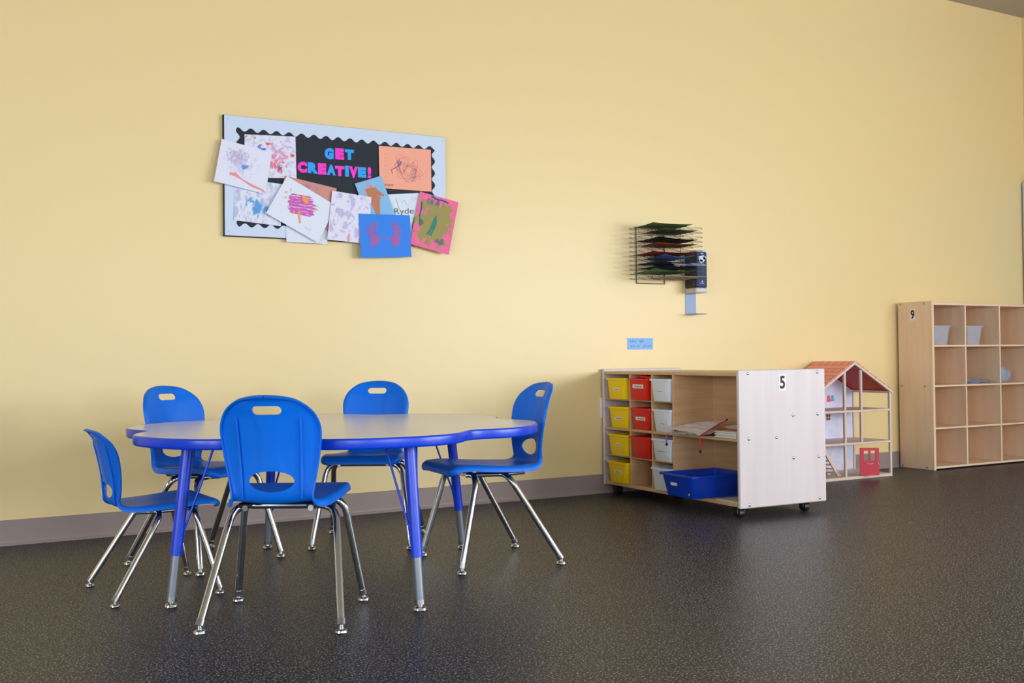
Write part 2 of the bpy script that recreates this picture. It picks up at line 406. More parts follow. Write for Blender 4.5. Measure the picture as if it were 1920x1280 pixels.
def make_chair(label):
    t = thing('school_chair', label, 'chair', group='blue school chairs around the flower table')
    seat, back = make_shell()
    seat.build('seat', M_BLUE, t, 50); bk = back.build('backrest', M_BLUE, t, 50)
    for sx in (-1, 1):                                                    # stiffening ribs on the rear of the backrest
        pts = []
        for k in range(15):
            z = .366 + .23 * k / 14; s = s_of_z(z) if z > .36 else S_BEND
            x = sx * (.083 + .006 * k / 14); w = half_width(s)
            P, n, _ = shell_point(x / (w * .955) * .86, s); pts.append(P - n * .006)
        MB().tube(pts, [.0034 + .0012 * math.sin(math.pi * min(1, k / 7)) if k < 14 else .001 for k in range(15)], 6).build('rib', M_BLUE, bk, 50)
    TR = .0112
    for fy, ty, sgn in ((.192, .112, 1), (-.196, -.012, -1)):
        zt = .327 if sgn < 0 else .331
        for sx in (-1, 1):
            foot = Vector((sx * .196, fy, .022)); corner = Vector((sx * .150, ty, zt)); mid = Vector((sx * .085, ty, zt))
            path = [foot] + bend_path(foot, corner, mid, .052, 8) + [mid]
            lg = MB().tube(path, TR, 14).build('leg', M_CHROME, t, 40)
            dx = (foot - corner).normalized()
            MB().tube([foot - dx * .016, foot + dx * .001], .0128, 14).build('ferrule', M_STEEL, lg, 40)
            MB().lathe([(.0165, 0), (.018, .003), (.0165, .008), (.008, .0115), (.0065, .024)], (foot.x, foot.y, 0), 16).build('glide', M_CHROME, lg, 40)
        MB().tube([(-.085, ty, zt), (.085, ty, zt)], TR, 14).build('crossbar', M_CHROME, t, 40)
    for sx in (-1, 1):
        MB().tube([(sx * .098, .135, .331), (sx * .098, -.012, .327), (sx * .094, -.10, .330)], .0085, 10).build('side_rail', M_CHROME, t, 40)
        MB().box(sx * .098 - .017, sx * .098 + .017, -.098, -.055, .330, .344, .004).build('seat_clip', M_BLACK, t)
    return t
CHAIRS = [((.9485, -1.787), 59.5, 1.0, 'blue plastic school chair with its back to us in front of the table'),
          ((.684, -1.204), 3.7, (.92, .84, .82), 'smaller low blue chair at the left end of the table, seen side-on'),
          ((.952, -.79), -62, 1.0, 'blue chair behind the left half of the table, turned toward the right'),
          ((1.635, -.7245), -122, 1.0, 'blue chair straight behind the middle of the table, facing us'),
          ((1.859, -1.356), 175.4, 1.0, 'blue chair at the right end of the table, facing left')]
proto = make_chair(CHAIRS[0][3])
for i, (xy, a, sc, lab) in enumerate(CHAIRS):
    o = proto if i == 0 else copy_tree(proto)
    o['label'] = lab; o.location = (xy[0], xy[1], 0); o.rotation_euler = (0, 0, R(a - 90)); o.scale = sc if isinstance(sc, tuple) else (sc,) * 3

# ------------------------------------------------------------------ flower table
TC = (1.284, -1.278); TZ = .524; TRAD = .718; NOTCH = .092; NSIG = .185; NANG = R(173.6)
def table_r(a, inset=0.0):
    d = ((a - NANG + math.pi / 6) % (math.pi / 3)) - math.pi / 6
    return TRAD - NOTCH * math.exp(-abs(d / NSIG) ** 1.8) - inset
tb = thing('flower_table', 'grey-topped flower-shaped activity table with blue edge and blue legs', 'table', (TC[0], TC[1], 0))
NT = 240
def ring(inset, z): return [((table_r(2 * math.pi * k / NT) - inset) * math.cos(2 * math.pi * k / NT), (table_r(2 * math.pi * k / NT) - inset) * math.sin(2 * math.pi * k / NT), z) for k in range(NT)]
def loft(rings, close_first=True, close_last=True):
    mb = MB(); mb.v = [p for r_ in rings for p in r_]
    for i in range(len(rings) - 1):
        for k in range(NT): mb.f.append((i * NT + k, i * NT + (k + 1) % NT, (i + 1) * NT + (k + 1) % NT, (i + 1) * NT + k))
    def cap(o, zz, flip):
        c = len(mb.v); mb.v.append((0, 0, zz))
        for k in range(NT): mb.f.append((o + k, o + (k + 1) % NT, c) if not flip else (o + (k + 1) % NT, o + k, c))
    if close_first: cap(0, rings[0][0][2], True)
    if close_last: cap((len(rings) - 1) * NT, rings[-1][0][2], False)
    return mb
loft([ring(.004, TZ - .028), ring(.004, TZ - .0006)]).build('tabletop', M_TOP, tb, 40)
loft([ring(.0045, TZ - .0325), ring(.0012, TZ - .0305), ring(0, TZ - .026), ring(0, TZ - .006), ring(.0012, TZ - .0018), ring(.0045, TZ - .0003), ring(.0075, TZ - .0012)],
     False, False).build('edge_band', M_TBLUE, tb, 60)
FEET = [(.679, -1.491), (1.31, -1.936), (1.879, -1.091), (1.225, -.66)]
for fx, fy in FEET:
    f = Vector((fx - TC[0], fy - TC[1], 0)); rad = f.normalized(); top = f - rad * .062; top.z = TZ - .0335
    f0 = f + Vector((0, 0, .02)); j = f0.lerp(top, (.155 - .02) / (top.z - .02))
    lg = MB().tube([j, j.lerp(top, .98), top], [.0175, .0185, .0185], 18).build('leg', M_TBLUE, tb, 40)
    MB().lathe([(.045, TZ - .037), (.045, TZ - .0335)], (top.x, top.y, 0), 20).build('mounting_plate', M_TBLUE, lg, 40)
    MB().tube([f0, j.lerp(top, .05)], .0138, 16).build('leg_insert', M_GREYLEG, lg, 40, 'grey height-adjusting lower tube')
    dx = (top - f0).normalized()
    MB().tube([f0 - dx * .002, f0 + dx * .012], .0150, 16).build('ferrule', M_STEEL, lg, 40)
    MB().lathe([(.0185, 0), (.02, .003), (.018, .009), (.009, .0125), (.0075, .024)], (f0.x, f0.y, 0), 16).build('glide', M_CHROME, lg, 40)
    low = j.lerp(top, .20)
    for sg in (-1, 1):
        ang = math.atan2(rad.y, rad.x) + math.pi + sg * R(42)
        hi = Vector((top.x + .08 * math.cos(ang), top.y + .08 * math.sin(ang), TZ - .036))
        st = low + Vector((math.cos(ang), math.sin(ang), 0)) * .014
        MB().tube([st - Vector((0, 0, .012)), st + (hi - st) * .04, st.lerp(hi, .5) + Vector((0, 0, -.004)), hi], .0038, 8).build('brace', M_TBLUE, tb, 50)

# ------------------------------------------------------------------ wheeled tray shelf (number 5)
SX, SY, STH = 3.2609, -1.1542, -.0266
def shelf_frame(o): o.location = (SX, SY, 0); o.rotation_euler = (0, 0, STH); return o
W5, L5, Z0, Z1 = .531, 1.1415, .0502, .6834
s5 = shelf_frame(thing('tray_shelf', 'low wheeled birch shelf unit marked 5 with coloured trays in its left half', 'shelf unit'))
for a, b in ((0, .018), (L5 - .018, L5)):
    MB().box(0, W5, a, b, Z0, Z1, .004).build('end_panel', M_PALE, s5)
MB().box(.004, W5 - .004, .018, L5 - .018, .655, .671, .002).build('top_board', M_WOODH, s5)
MB().box(.004, W5 - .004, .018, L5 - .018, .056, .074, .002).build('bottom_shelf', M_WOODH, s5)
MB().box(.250, .260, .018, L5 - .018, .074, .655).build('back_panel', M_WOOD, s5)
MB().box(.004, .250, .018, L5 - .018, .354, .368, .002).build('middle_shelf', M_WOODH, s5)
for z in (.262, .462): MB().box(.260, W5 - .004, .018, L5 - .018, z, z + .014, .002).build('rear_shelf', M_WOODH, s5)
DIV = (.495, .680, .877)
for n_ in DIV:
    for za, zb in ((.074, .354), (.368, .655)):
        MB().box(.004, .250, n_ - (.0 if n_ < .5 else .005), n_ + (.012 if n_ < .5 else .006), za, zb, .001).build('divider', M_WOOD, s5)
COLS = [(.507, .675), (.686, .872), (.883, L5 - .018)]
for a, b in COLS:
    for z in (.516, .214): MB().box(.006, .250, a, b, z, z + .006, .001).build('tray_rail_shelf', M_WOODH, s5)
bolt = MB().lathe([(.0075, 0), (.0075, -.002), (.005, -.004), (.0015, -.0045)], (0, 0, 0), 12, 'y').mesh('bolt', M_CHROME, 40)
for e_, z in ((.056, .667), (.056, .367), (.055, .066), (.222, .367), (.326, .467), (.325, .267), (.481, .667), (.480, .467), (.483, .266), (.486, .068)):
    o = obj('bolt', bolt, s5); o.location = (e_, 0, z)
for e_, n_ in ((.055, .07), (W5 - .075, .07), (.055, L5 - .07), (W5 - .075, L5 - .07)):
    ca = MB().box(e_ - .022, e_ + .022, n_ - .026, n_ + .026, .047, .055, .001).box(e_ - .024, e_ - .017, n_ - .012, n_ + .014, .02, .047, .001) \
        .box(e_ + .017, e_ + .024, n_ - .012, n_ + .014, .02, .047, .001).build('caster', M_BLACK, s5)
    MB().lathe([(.014, -.016), (.021, -.0145), (.0225, -.008), (.0225, .008), (.021, .0145), (.014, .016)], (e_, n_ + .002, .0225), 18, 'x').build('wheel', M_BLACK, ca, 40)
st = MB().box(.241, .284, -.0008, 0, .583, .661).build('number_sticker', M_LABEL, s5, label='white sticker reading 5')
solid_text('5', (.2465, .2785, .592, .653), lambda a, b, d: (a, -.0008 - d, b), .0004, .03).build('numeral', M_INK, st)

def make_tray(name, m, w, label, group, dep=.225, h=.113, label_spec=None):
    """tapered tray with rolled rim; local: x depth (0 at front), y across centred, z up"""
    t = thing(name, label, 'tray', group=group); mb = MB()
    wt, wb = w / 2, w / 2 - .016; T = .0025
    def rg(hw, e0, e1, z, r=.012):
        pts = []
        for cx, cy, a0 in ((e1 - r, hw - r, 0), (e0 + r, hw - r, 90), (e0 + r, -hw + r, 180), (e1 - r, -hw + r, 270)):
            for k in range(4): a = R(a0 + 30 * k); pts.append((cx + r * math.cos(a), cy + r * math.sin(a), z))
        return pts
    rings = [rg(wb, .013, dep - .013, 0), rg(wb + .001, .012, dep - .012, .003), rg(wt - .006, .004, dep - .004, h - .011), rg(wt, -.002, dep + .002, h - .010), rg(wt, -.002, dep + .002, h - .001),
             rg(wt - .002, 0, dep, h), rg(wt - .007, .005, dep - .005, h - .001), rg(wt - .009, .007, dep - .007, h - .011), rg(wb - T, .015, dep - .015, T)]
    n = 16; mb.v = [p for r_ in rings for p in r_]
    for i in range(len(rings) - 1):
        for k in range(n): mb.f.append((i * n + k, i * n + (k + 1) % n, (i + 1) * n + (k + 1) % n, (i + 1) * n + k))
    mb.f.append(tuple(range(n))[::-1]); mb.f.append(tuple((len(rings) - 1) * n + k for k in range(n)))
    mb.build('tub', m, t, 35)
    MB().box(.0065, .011, -wb + .012, -wb + .016, .03, h - .02, .001).build('front_ridge', m, t)
    if label_spec:
        dy, wd, zc, hh, ink = label_spec
        def fr(z): return .012 - .008 * (z - .003) / (h - .014) - .0005
        lb = MB().add([(fr(z) - q, dy + s * wd / 2, z) for q in (0, .0006) for s, z in ((-1, zc - hh / 2), (1, zc - hh / 2), (1, zc + hh / 2), (-1, zc + hh / 2))],
                      [(0, 1, 2, 3), (7, 6, 5, 4), (0, 4, 5, 1), (1, 5, 6, 2), (2, 6, 7, 3), (3, 7, 4, 0)]).build('label_strip', ink or M_LABEL, t)
        mbk = MB(); zz = zc; n_l = 7
        for k in range(n_l):
            ya = dy - wd * .36 + wd * .72 * k / n_l; 
            mbk.box(fr(zz) - .0011, fr(zz) - .0006, ya, ya + wd * .07, zz - hh * (.18 + .1 * (k % 2)), zz + hh * .2)
        mbk.build('label_print', M_GREYINK, lb)
    return t
ROWS = [.5225, .3685, .2205, .0745]
def place5(o, e_, n_, z):
    b = Vector((math.cos(STH), math.sin(STH))); c_ = Vector((-math.sin(STH), math.cos(STH)))
    p = Vector((SX, SY)) + b * e_ + c_ * n_; o.location = (p.x, p.y, z); o.rotation_euler = (0, 0, STH)
ORD = ['top', 'second', 'third', 'bottom']
for ci, (nm, m, n_c, w_) in enumerate((('yellow_tray', M_YEL, .982, .190), ('red_tray', M_RED, .778, .174), ('white_tray', M_WTRAY, .590, .163))):
    cn = nm.split('_')[0]
    for r_ in range(4):
        if ci == 1 and r_ == 3: continue
        spec = {0: [(.0, .055, .052, .014, None), (0, .075, .05, .014, None), (.0, .034, .058, .014, None), (-.005, .068, .058, .014, None)],
                1: [(0, .095, .072, .020, None), (0, .085, .058, .018, None), None, None],
                2: [(0, .035, .05, .003, M_GREYINK), (0, .035, .04, .003, M_GREYINK), (0, .06, .05, .0035, M_GREYINK), None]}[ci][r_]
        extra = {(1, 0): 'red tray in the top row of the tray shelf, heaped with red pieces', (2, 3): 'milky white tray in the bottom row, half hidden by the big blue bin',
                 (2, 1): 'milky white tray in the second row beside the plastic bags'}.get((ci, r_))
        lab = extra or '%s plastic tray in the %s row of the tray shelf' % ('milky white' if ci == 2 else cn, ORD[r_])
        t = make_tray(nm, m, w_, lab, 'storage trays in the wheeled shelf', label_spec=spec)
        place5(t, -.012 + .006 * ((r_ * 5 + ci * 3) % 3 - 1), n_c, ROWS[r_] + .0004)
        if (ci, r_) == (1, 0):
            rng = random.Random(3)
            for k in range(9):
                pc = MB().box(-.02, .02, -.014, .014, -.007, .007, .004).build('red_piece', M_RED)
                place5(pc, .035 + .05 * (k % 3) + rng.uniform(-.006, .006), .735 + .043 * (k // 3), ROWS[0] + .117 + rng.uniform(0, .004))
                pc.rotation_euler = (rng.uniform(-.3, .3), rng.uniform(-.3, .3), rng.uniform(0, 3))
                tag(pc, 'small red block heaped in the top red tray', 'block', 'red blocks in the top red tray')

# big blue bin on the bottom shelf
bb = thing('blue_bin', 'large deep-blue open bin jutting out of the bottom shelf', 'bin'); place5(bb, 0, 0, 0)
def rrect(e0, e1, n0, n1, z, r=.018):
    pts = []
    for cx, cy, a0 in ((e1 - r, n1 - r, 0), (e0 + r, n1 - r, 90), (e0 + r, n0 + r, 180), (e1 - r, n0 + r, 270)):
        for k in range(5): a = R(a0 + 22.5 * k); pts.append((cx + r * math.cos(a), cy + r * math.sin(a), z))
    return pts
def loft_rings(rings):
    mb = MB(); n = len(rings[0]); mb.v = [p for r_ in rings for p in r_]
    for i in range(len(rings) - 1):
        for k in range(n): mb.f.append((i * n + k, i * n + (k + 1) % n, (i + 1) * n + (k + 1) % n, (i + 1) * n + k))
    mb.f.append(tuple(range(n))[::-1]); mb.f.append(tuple((len(rings) - 1) * n + k for k in range(n)))
    return mb
BE0, BE1, BN0, BN1, BZ = -.112, .243, .205, .475, .186
loft_rings([rrect(BE0 + .030, BE1 - .03, BN0 + .032, BN1 - .032, .0752), rrect(BE0 + .028, BE1 - .028, BN0 + .03, BN1 - .03, .079), rrect(BE0 + .012, BE1 - .012, BN0 + .012, BN1 - .012, BZ - .012),
            rrect(BE0, BE1, BN0, BN1, BZ - .011), rrect(BE0, BE1, BN0, BN1, BZ - .002), rrect(BE0 + .003, BE1 - .003, BN0 + .003, BN1 - .003, BZ),
            rrect(BE0 + .012, BE1 - .012, BN0 + .012, BN1 - .012, BZ - .002), rrect(BE0 + .016, BE1 - .016, BN0 + .016, BN1 - .016, BZ - .014), rrect(BE0 + .033, BE1 - .033, BN0 + .035, BN1 - .035, .079)]).build('tub', M_BBIN, bb, 35)
def bin_face(z): return BE0 + .028 - .016 * (z - .079) / (BZ - .012 - .079) - .0006
lb = MB().add([(bin_face(z) - q, n_, z) for q in (0, .0006) for n_, z in ((.345, .128), (.395, .128), (.395, .142), (.345, .142))],
              [(0, 1, 2, 3), (7, 6, 5, 4), (0, 4, 5, 1), (1, 5, 6, 2), (2, 6, 7, 3), (3, 7, 4, 0)]).build('label_strip', M_LABEL, bb)
MB().lathe([(.006, .0), (.006, -.001), (.004, -.0014)], (bin_face(.094) + .0008, .262, .094), 12, 'x').build('sticker_dot', M_EDGE, bb)
wb_ = MB().box(.01, .235, .022, .19, .0742, .0775, .0006).build('white_board_sheet', M_LABEL); place5(wb_, 0, 0, 0)
tag(wb_, 'thin white board lying on the bottom shelf beside the blue bin', 'board')

# zip bags and papers on the middle shelf
def surf(fn, nu, nv, T, two=True):
    mb = MB(); P = [[Vector(fn(i / nu, j / nv)) for i in range(nu + 1)] for j in range(nv + 1)]
    def idx(j, i, k): return k * (nu + 1) * (nv + 1) + j * (nu + 1) + i
    Ns = []
    for j in range(nv + 1):
        for i in range(nu + 1):
            a = P[j][min(i + 1, nu)] - P[j][max(i - 1, 0)]; b = P[min(j + 1, nv)][i] - P[max(j - 1, 0)][i]
            Ns.append(a.cross(b).normalized())
    mb.v = [tuple(P[j][i]) for j in range(nv + 1) for i in range(nu + 1)] + [tuple(P[j][i] - Ns[j * (nu + 1) + i] * T) for j in range(nv + 1) for i in range(nu + 1)]
    for j in range(nv):
        for i in range(nu):
            q = [(j, i), (j, i + 1), (j + 1, i + 1), (j + 1, i)]
            mb.f.append(tuple(idx(*p, 0) for p in q)); mb.f.append(tuple(idx(*p, 1) for p in q[::-1]))
    for i in range(nu):
        mb.f.append((idx(0, i + 1, 0), idx(0, i, 0), idx(0, i, 1), idx(0, i + 1, 1))); mb.f.append((idx(nv, i, 0), idx(nv, i + 1, 0), idx(nv, i + 1, 1), idx(nv, i, 1)))
    for j in range(nv):
        mb.f.append((idx(j, 0, 0), idx(j + 1, 0, 0), idx(j + 1, 0, 1), idx(j, 0, 1))); mb.f.append((idx(j + 1, nu, 0), idx(j, nu, 0), idx(j, nu, 1), idx(j + 1, nu, 1)))
    return mb
def bil(c, u, v): return tuple(c[0][k] * (1 - u) * (1 - v) + c[1][k] * u * (1 - v) + c[2][k] * u * v + c[3][k] * (1 - u) * v for k in range(len(c[0])))
def lump(corners, bumps):
    def fn(u, v):
        p = bil(corners, u, v); z = p[2]
        for (bu, bv, r_, h) in bumps: z += h * math.exp(-(((u - bu) ** 2 + (v - bv) ** 2) / r_ ** 2))
        z += .0025 * math.sin(23 * u + 9 * v) * math.sin(17 * v - 6 * u)
        return (p[0], p[1], z)
    return fn
bg1 = thing('zip_bag', 'clear plastic bag with red zip drooping over the middle shelf edge', 'bag'); place5(bg1, 0, 0, 0)
c1 = [(-.055, .515, .400), (.15, .49, .390), (.14, .255, .436), (-.052, .215, .374)]
surf(lump(c1, [(.45, .4, .3, .022), (.75, .7, .25, .020), (.2, .75, .2, .008)]), 28, 28, .0012).build('film', M_BAG, bg1, 60)
surf(lump([(-.035, .47, .3725), (.16, .45, .3725), (.16, .26, .378), (-.035, .25, .3725)], [(.55, .5, .35, .030)]), 12, 12, .0012).build('inner_sheets', M_LABEL, bg1, 60)
MB().tube([(-.053, .214, .3745), (.02, .226, .402), (.09, .243, .426), (.139, .254, .437)], .0026, 8).build('zip', M_REDZIP, bg1, 60)
zp = MB().tube([(-.054, .212, .372), (-.056, .211, .34), (-.056, .212, .308)], [.003, .0042, .004], 8).build('zip_pull', M_REDZIP, bg1, 60)
MB().lathe([(.003, 0), (.0055, .004), (.0055, .012), (.003, .016)], (-.056, .212, .292), 10).build('pull_end', M_BLACK, zp, 40)
MB().lathe([(.004, 0), (.006, .003), (.003, .007)], (.139, .252, .438), 10).build('slider', M_BLACK, bg1, 40)
bg2 = thing('zip_bag', 'flat clear plastic bag with hanging purple zip pull, under the red-zipped bag', 'bag'); place5(bg2, 0, 0, 0)
surf(lump([(-.05, .49, .371), (.19, .485, .371), (.2, .29, .3715), (-.04, .27, .3705)], [(.5, .5, .4, .006)]), 14, 14, .001).build('film', M_BAG, bg2, 60)
zp = MB().tube([(-.05, .478, .3715), (-.054, .478, .345), (-.054, .478, .325)], .003, 8).build('zip_pull', M_PURZIP, bg2, 60)
MB().lathe([(.003, 0), (.0055, .004), (.0055, .012), (.003, .016)], (-.054, .478, .309), 10).build('pull_end', M_BLACK, zp, 40)
bg3 = thing('zip_bag', 'clear bag with dark red zip at the back, lying on the paper stack', 'bag'); place5(bg3, 0, 0, 0)
surf(lump([(.07, .24, .408), (.22, .25, .412), (.22, .035, .404), (.06, .04, .399)], [(.4, .4, .3, .014)]), 14, 14, .001).build('film', M_BAG, bg3, 60)
MB().tube([(.068, .232, .413), (.062, .15, .406), (.058, .045, .4015)], .002, 8).build('zip', M_REDZIP, bg3, 60)
for k in range(7):
    s_ = MB().box(-.003 + .003 * (k % 3), .215, .023 + .002 * (k % 2), .175 - .004 * (k % 3), .3686 + .0042 * k, .3722 + .0042 * k, .001).build('paper_pad', M_LABEL)
    place5(s_, 0, 0, 0); s_['label'] = 'white paper pad in the stack beside the red-zipped bag'; s_['category'] = 'paper'; s_['group'] = 'paper pads on the middle shelf'

# ------------------------------------------------------------------ cubby shelf (number 9)
c9 = thing('cubby_shelf', 'tall tan cubby shelf marked 9 standing against the wall', 'shelf unit', (5.662, 0, 0))
D9 = .289
MB().box(0, .019, -D9, -.016, .0, 1.086, .004).build('side_panel', M_WOOD9, c9)
MB().box(1.030, 1.049, -D9, -.016, .0, 1.086, .004).build('side_panel', M_WOOD9, c9)
MB().box(.019, 1.030, -D9 + .004, -.016, 1.060, 1.076, .002).build('top_board', M_WOOD9, c9)
MB().box(.019, 1.030, -D9 + .004, -.016, .010, .024, .002).build('bottom_board', M_WOOD9, c9)
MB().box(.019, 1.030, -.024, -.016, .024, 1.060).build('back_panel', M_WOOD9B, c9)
SH9 = (.268, .539, .797)
for z in SH9: MB().box(.019, 1.030, -D9 + .004, -.024, z - .006, z + .006, .0015).build('shelf', M_WOOD9, c9)
LV = [.024] + list(SH9) + [1.06]
for xx in (.328, .678):
    for k in range(4): MB().box(xx - .006, xx + .006, -D9 + .004, -.024, LV[k] + (.006 if k else 0), LV[k + 1] - (.006 if k < 3 else 0), .0015).build('divider', M_WOOD9, c9)
for yy, z in ((-.04, 1.073), (-.226, 1.071), (-.228, .016), (-.038, .016), (-.041, .538), (-.223, .538)):
    MB().lathe([(.006, 0), (.006, -.0012), (.003, -.002)], (0, yy, z), 10, 'x').build('bolt', M_STEEL, c9, 40)
st = MB().box(-.0008, 0, -.158, -.116, .966, 1.042).build('number_sticker', M_LABEL, c9, label='white sticker reading 9')
solid_text('9', (.122, .152, .974, 1.034), lambda a, b, d: (-.0008 - d, -a, b), .0004, .03).build('numeral', M_INK, st)
def clear_tub(lab, loc):
    t = thing('clear_tub', lab, 'tub', loc, group='clear tubs in the cubby shelf')
    def rr(hx, e0, e1, z): return rrect(-hx, hx, e0, e1, z, .012)
    loft_rings([rr(.062, -.105, .105, 0), rr(.063, -.106, .106, .003), rr(.076, -.116, .116, .115), rr(.084, -.122, .122, .116), rr(.084, -.122, .122, .124), rr(.080, -.12, .12, .125),
                rr(.074, -.114, .114, .118), rr(.060, -.103, .103, .003)]).build('tub', M_CLEAR, t, 35)
    return t
t1 = clear_tub('clear plastic tub with stacked pale blue cups in the top left cubby', (5.662 + .106, -.165, .8035))
t2 = clear_tub('clear plastic tub nearly empty in the top middle cubby', (5.662 + .428, -.165, .8035))
for k in range(5):
    cp = MB().lathe([(.026, 0), (.034, .005), (.037, .045), (.035, .045), (.030, .006), (.024, .004)], (0, 0, 0), 18).build('cup', M_BAGB, None, 40)
    cp.location = (5.662 + .075 + .012 * k, -.175 + .004 * k, .855); cp.rotation_euler = (0, R(78), R(8))
    tag(cp, 'pale blue cup nested in the clear tub of the top left cubby', 'cup', 'nested cups in the clear tub')
for lab, p, m, sz in (('pale wooden toy piece lying in the clear tub of the top middle cubby', (.44, -.2, .83), M_EDGE, (.03, .012, .01)),
                      ('white toy piece lying in the clear tub of the top middle cubby', (.41, -.16, .82), M_LABEL, (.024, .02, .01)),
                      ('pink toy piece under the cups in the top left tub', (.11, -.19, .818), M_PINKP, (.03, .014, .009))):
    o = MB().box(-sz[0], sz[0], -sz[1], sz[1], -sz[2], sz[2], .005).build('toy_piece', m); o.location = (5.662 + p[0], p[1], p[2]); o.rotation_euler = (0, R(25), .5); tag(o, lab, 'toy')
def crumple(name, lab, cx, cy, z0, hx, hy, hz, seed, parent_m, spike=0):
    rng = random.Random(seed); bm = bmesh.new(); bmesh.ops.create_icosphere(bm, subdivisions=4, radius=1)
    dirs = [Vector((rng.gauss(0, 1), rng.gauss(0, 1), rng.gauss(0, 1))).normalized() for _ in range(26)]
    for v in bm.verts:
        d_ = v.co.normalized(); k = 1.0
        for q, dd in enumerate(dirs): k -= .16 * max(0, d_.dot(dd) - .72) / .28 * (1 if q % 2 else -.75)
        p = Vector((d_.x * hx * k, d_.y * hy * k, d_.z * hz * k))
        if spike: p.x += spike * max(0, d_.x) ** 3 * .5; p.z += spike * max(0, d_.x) ** 4 * .3
        p.z = max(p.z, -hz * .82); v.co = p + Vector((cx, cy, z0 + hz * .82))
    me = bpy.data.meshes.new(name); bm.to_mesh(me); bm.free(); me.materials.append(parent_m)
    return tag(obj(name, me), lab, 'bag')
fb = thing('flat_bag', 'flat folded plastic bag lying in the second-row middle cubby', 'bag', (5.662, 0, 0))
surf(lump([(.345, -.06, .5515), (.66, -.05, .553), (.664, -.27, .556), (.343, -.27, .5505)], [(.3, .5, .25, .028), (.7, .6, .3, .02), (.05, .9, .12, .012)]), 24, 16, .0015).build('film', M_BAGB, fb, 50)
surf(lump([(.35, -.07, .5462), (.65, -.07, .5462), (.65, -.25, .5462), (.35, -.25, .5462)], [(.4, .5, .3, .012)]), 10, 10, .0008).build('contents', M_LABEL, fb, 50)
crumple('crumpled_bag', 'crumpled blueish plastic bag slumped in the second-row right cubby', 5.662 + .775, -.19, .5455, .082, .07, .068, 5, M_BAGB, .05)

# ------------------------------------------------------------------ dolls' house
HX0, HX1, HY0, HY1 = 4.590, 5.222, -.332, -.026
dh = thing('dolls_house', 'open wooden dolls house with coral tiled roof between the two shelf units', 'dolls house', ((HX0 + HX1) / 2, HY0, 0))
hw = (HX1 - HX0) / 2; HD = HY1 - HY0; AP = .70; EV = .522
P_ = .016
MB().box(-hw, hw, 0, HD, 0, .018, .002).build('base_board', M_HOUSE, dh)
MB().box(-hw, hw, .0, HD, .207, .221, .002).build('floor_slab', M_HOUSE, dh)
MB().box(-hw, hw, .0, HD, .401, .415, .002).build('floor_slab', M_HOUSE, dh)
for xx, za, zb in ((-hw + P_ / 2, .018, EV), (hw - P_ / 2, .018, EV), (4.826 - 4.906, .018, EV + (AP - EV) * (1 - abs(4.826 - 4.906) / hw) - .012), (4.964 - 4.906, .221, EV + (AP - EV) * (1 - .058 / hw) - .012)):
    for a, b in ((.018, .207), (.221, .401), (.415, zb)):
        if a >= za - .001: MB().box(xx - P_ / 2, xx + P_ / 2, .0, P_, a, b, .002).build('post', M_HOUSE, dh)
for xx in (-hw + .006, hw - .006):
    MB().box(xx - .006, xx + .006, HD - .014, HD - .006, .018, EV).build('post', M_HOUSE, dh)
bw = MB().prism([(-hw + .012, .018), (hw - .012, .018), (hw - .012, EV - .004), (0, AP - .014), (-hw + .012, EV - .004)], 'y', HD - .006, HD).build('printed_back_wall', M_HPAPER, dh)
MB().box(-hw, -hw + .006, P_, HD - .014, .018, EV - .002).build('side_wall', M_HPAPER, dh)
MB().box(hw - .014, hw, P_, HD - .014, EV - .014, EV).build('eave_beam', M_HOUSE, dh)
MB().box(-hw, -hw + .014, P_, HD - .014, EV - .014, EV).build('eave_beam', M_HOUSE, dh)
sl = math.atan2(AP - EV, hw); SLn = math.hypot(hw, AP - EV) + .012
for sx, nm in ((-1, 'left'), (1, 'right')):
    # roof slab as a thin prism following the slope
    nx_, nz_ = math.sin(sl) * sx, math.cos(sl)
    e0 = Vector((0, 0, AP)); e1 = Vector((sx * math.cos(sl), 0, -math.sin(sl))) * SLn + e0
    def pr(o0, o1): return [(e0.x, e0.z + o0 / nz_), (e1.x + nx_ * o0, e1.z + nz_ * o0), (e1.x + nx_ * o1, e1.z + nz_ * o1), (e0.x, e0.z + o1 / nz_)]
    rf = MB().prism(pr(-.004, .004), 'y', .008, HD + .004).build('roof_slope', M_ROOFRED, dh)
    MB().prism(pr(-.010, .0045), 'y', -.006, .008).build('barge_board', M_HOUSE, dh)
    rows, cols = 9, 11
    ln = SLn / rows; wd = (HD + .012) / cols
    poly = [(-ln * .62, .0055), (ln * .55, .001), (ln * .55, .0045), (-ln * .62, .0085)]
    if sx > 0: poly = [(-p[0], p[1]) for p in poly]
    tm = [MB().prism(poly, 'y', -wd * .47, wd * .47).mesh('roof_tile', m_) for m_ in (M_TILE, M_TILE2)]
    for i in range(rows):
        d_ = ln * (i + .5); p = e0 + Vector((sx * math.cos(sl), 0, -math.sin(sl))) * d_ + Vector((nx_, 0, nz_)) * .004
        cells = [(wd * (j + .5), 1.0) for j in range(cols)] if i % 2 == 0 else [(wd * .25, .5)] + [(wd * (j + 1), 1.0) for j in range(cols - 1)] + [(wd * (cols - .25), .5)]
        for j, (yj, scy) in enumerate(cells):
            o = obj('roof_tile', tm[(i * 7 + j * 3 + (i * j) % 2) % 2], rf)
            o.location = (p.x, yj - .006, p.z); o.scale.y = scy; o.rotation_euler = (0, sx * sl, 0)
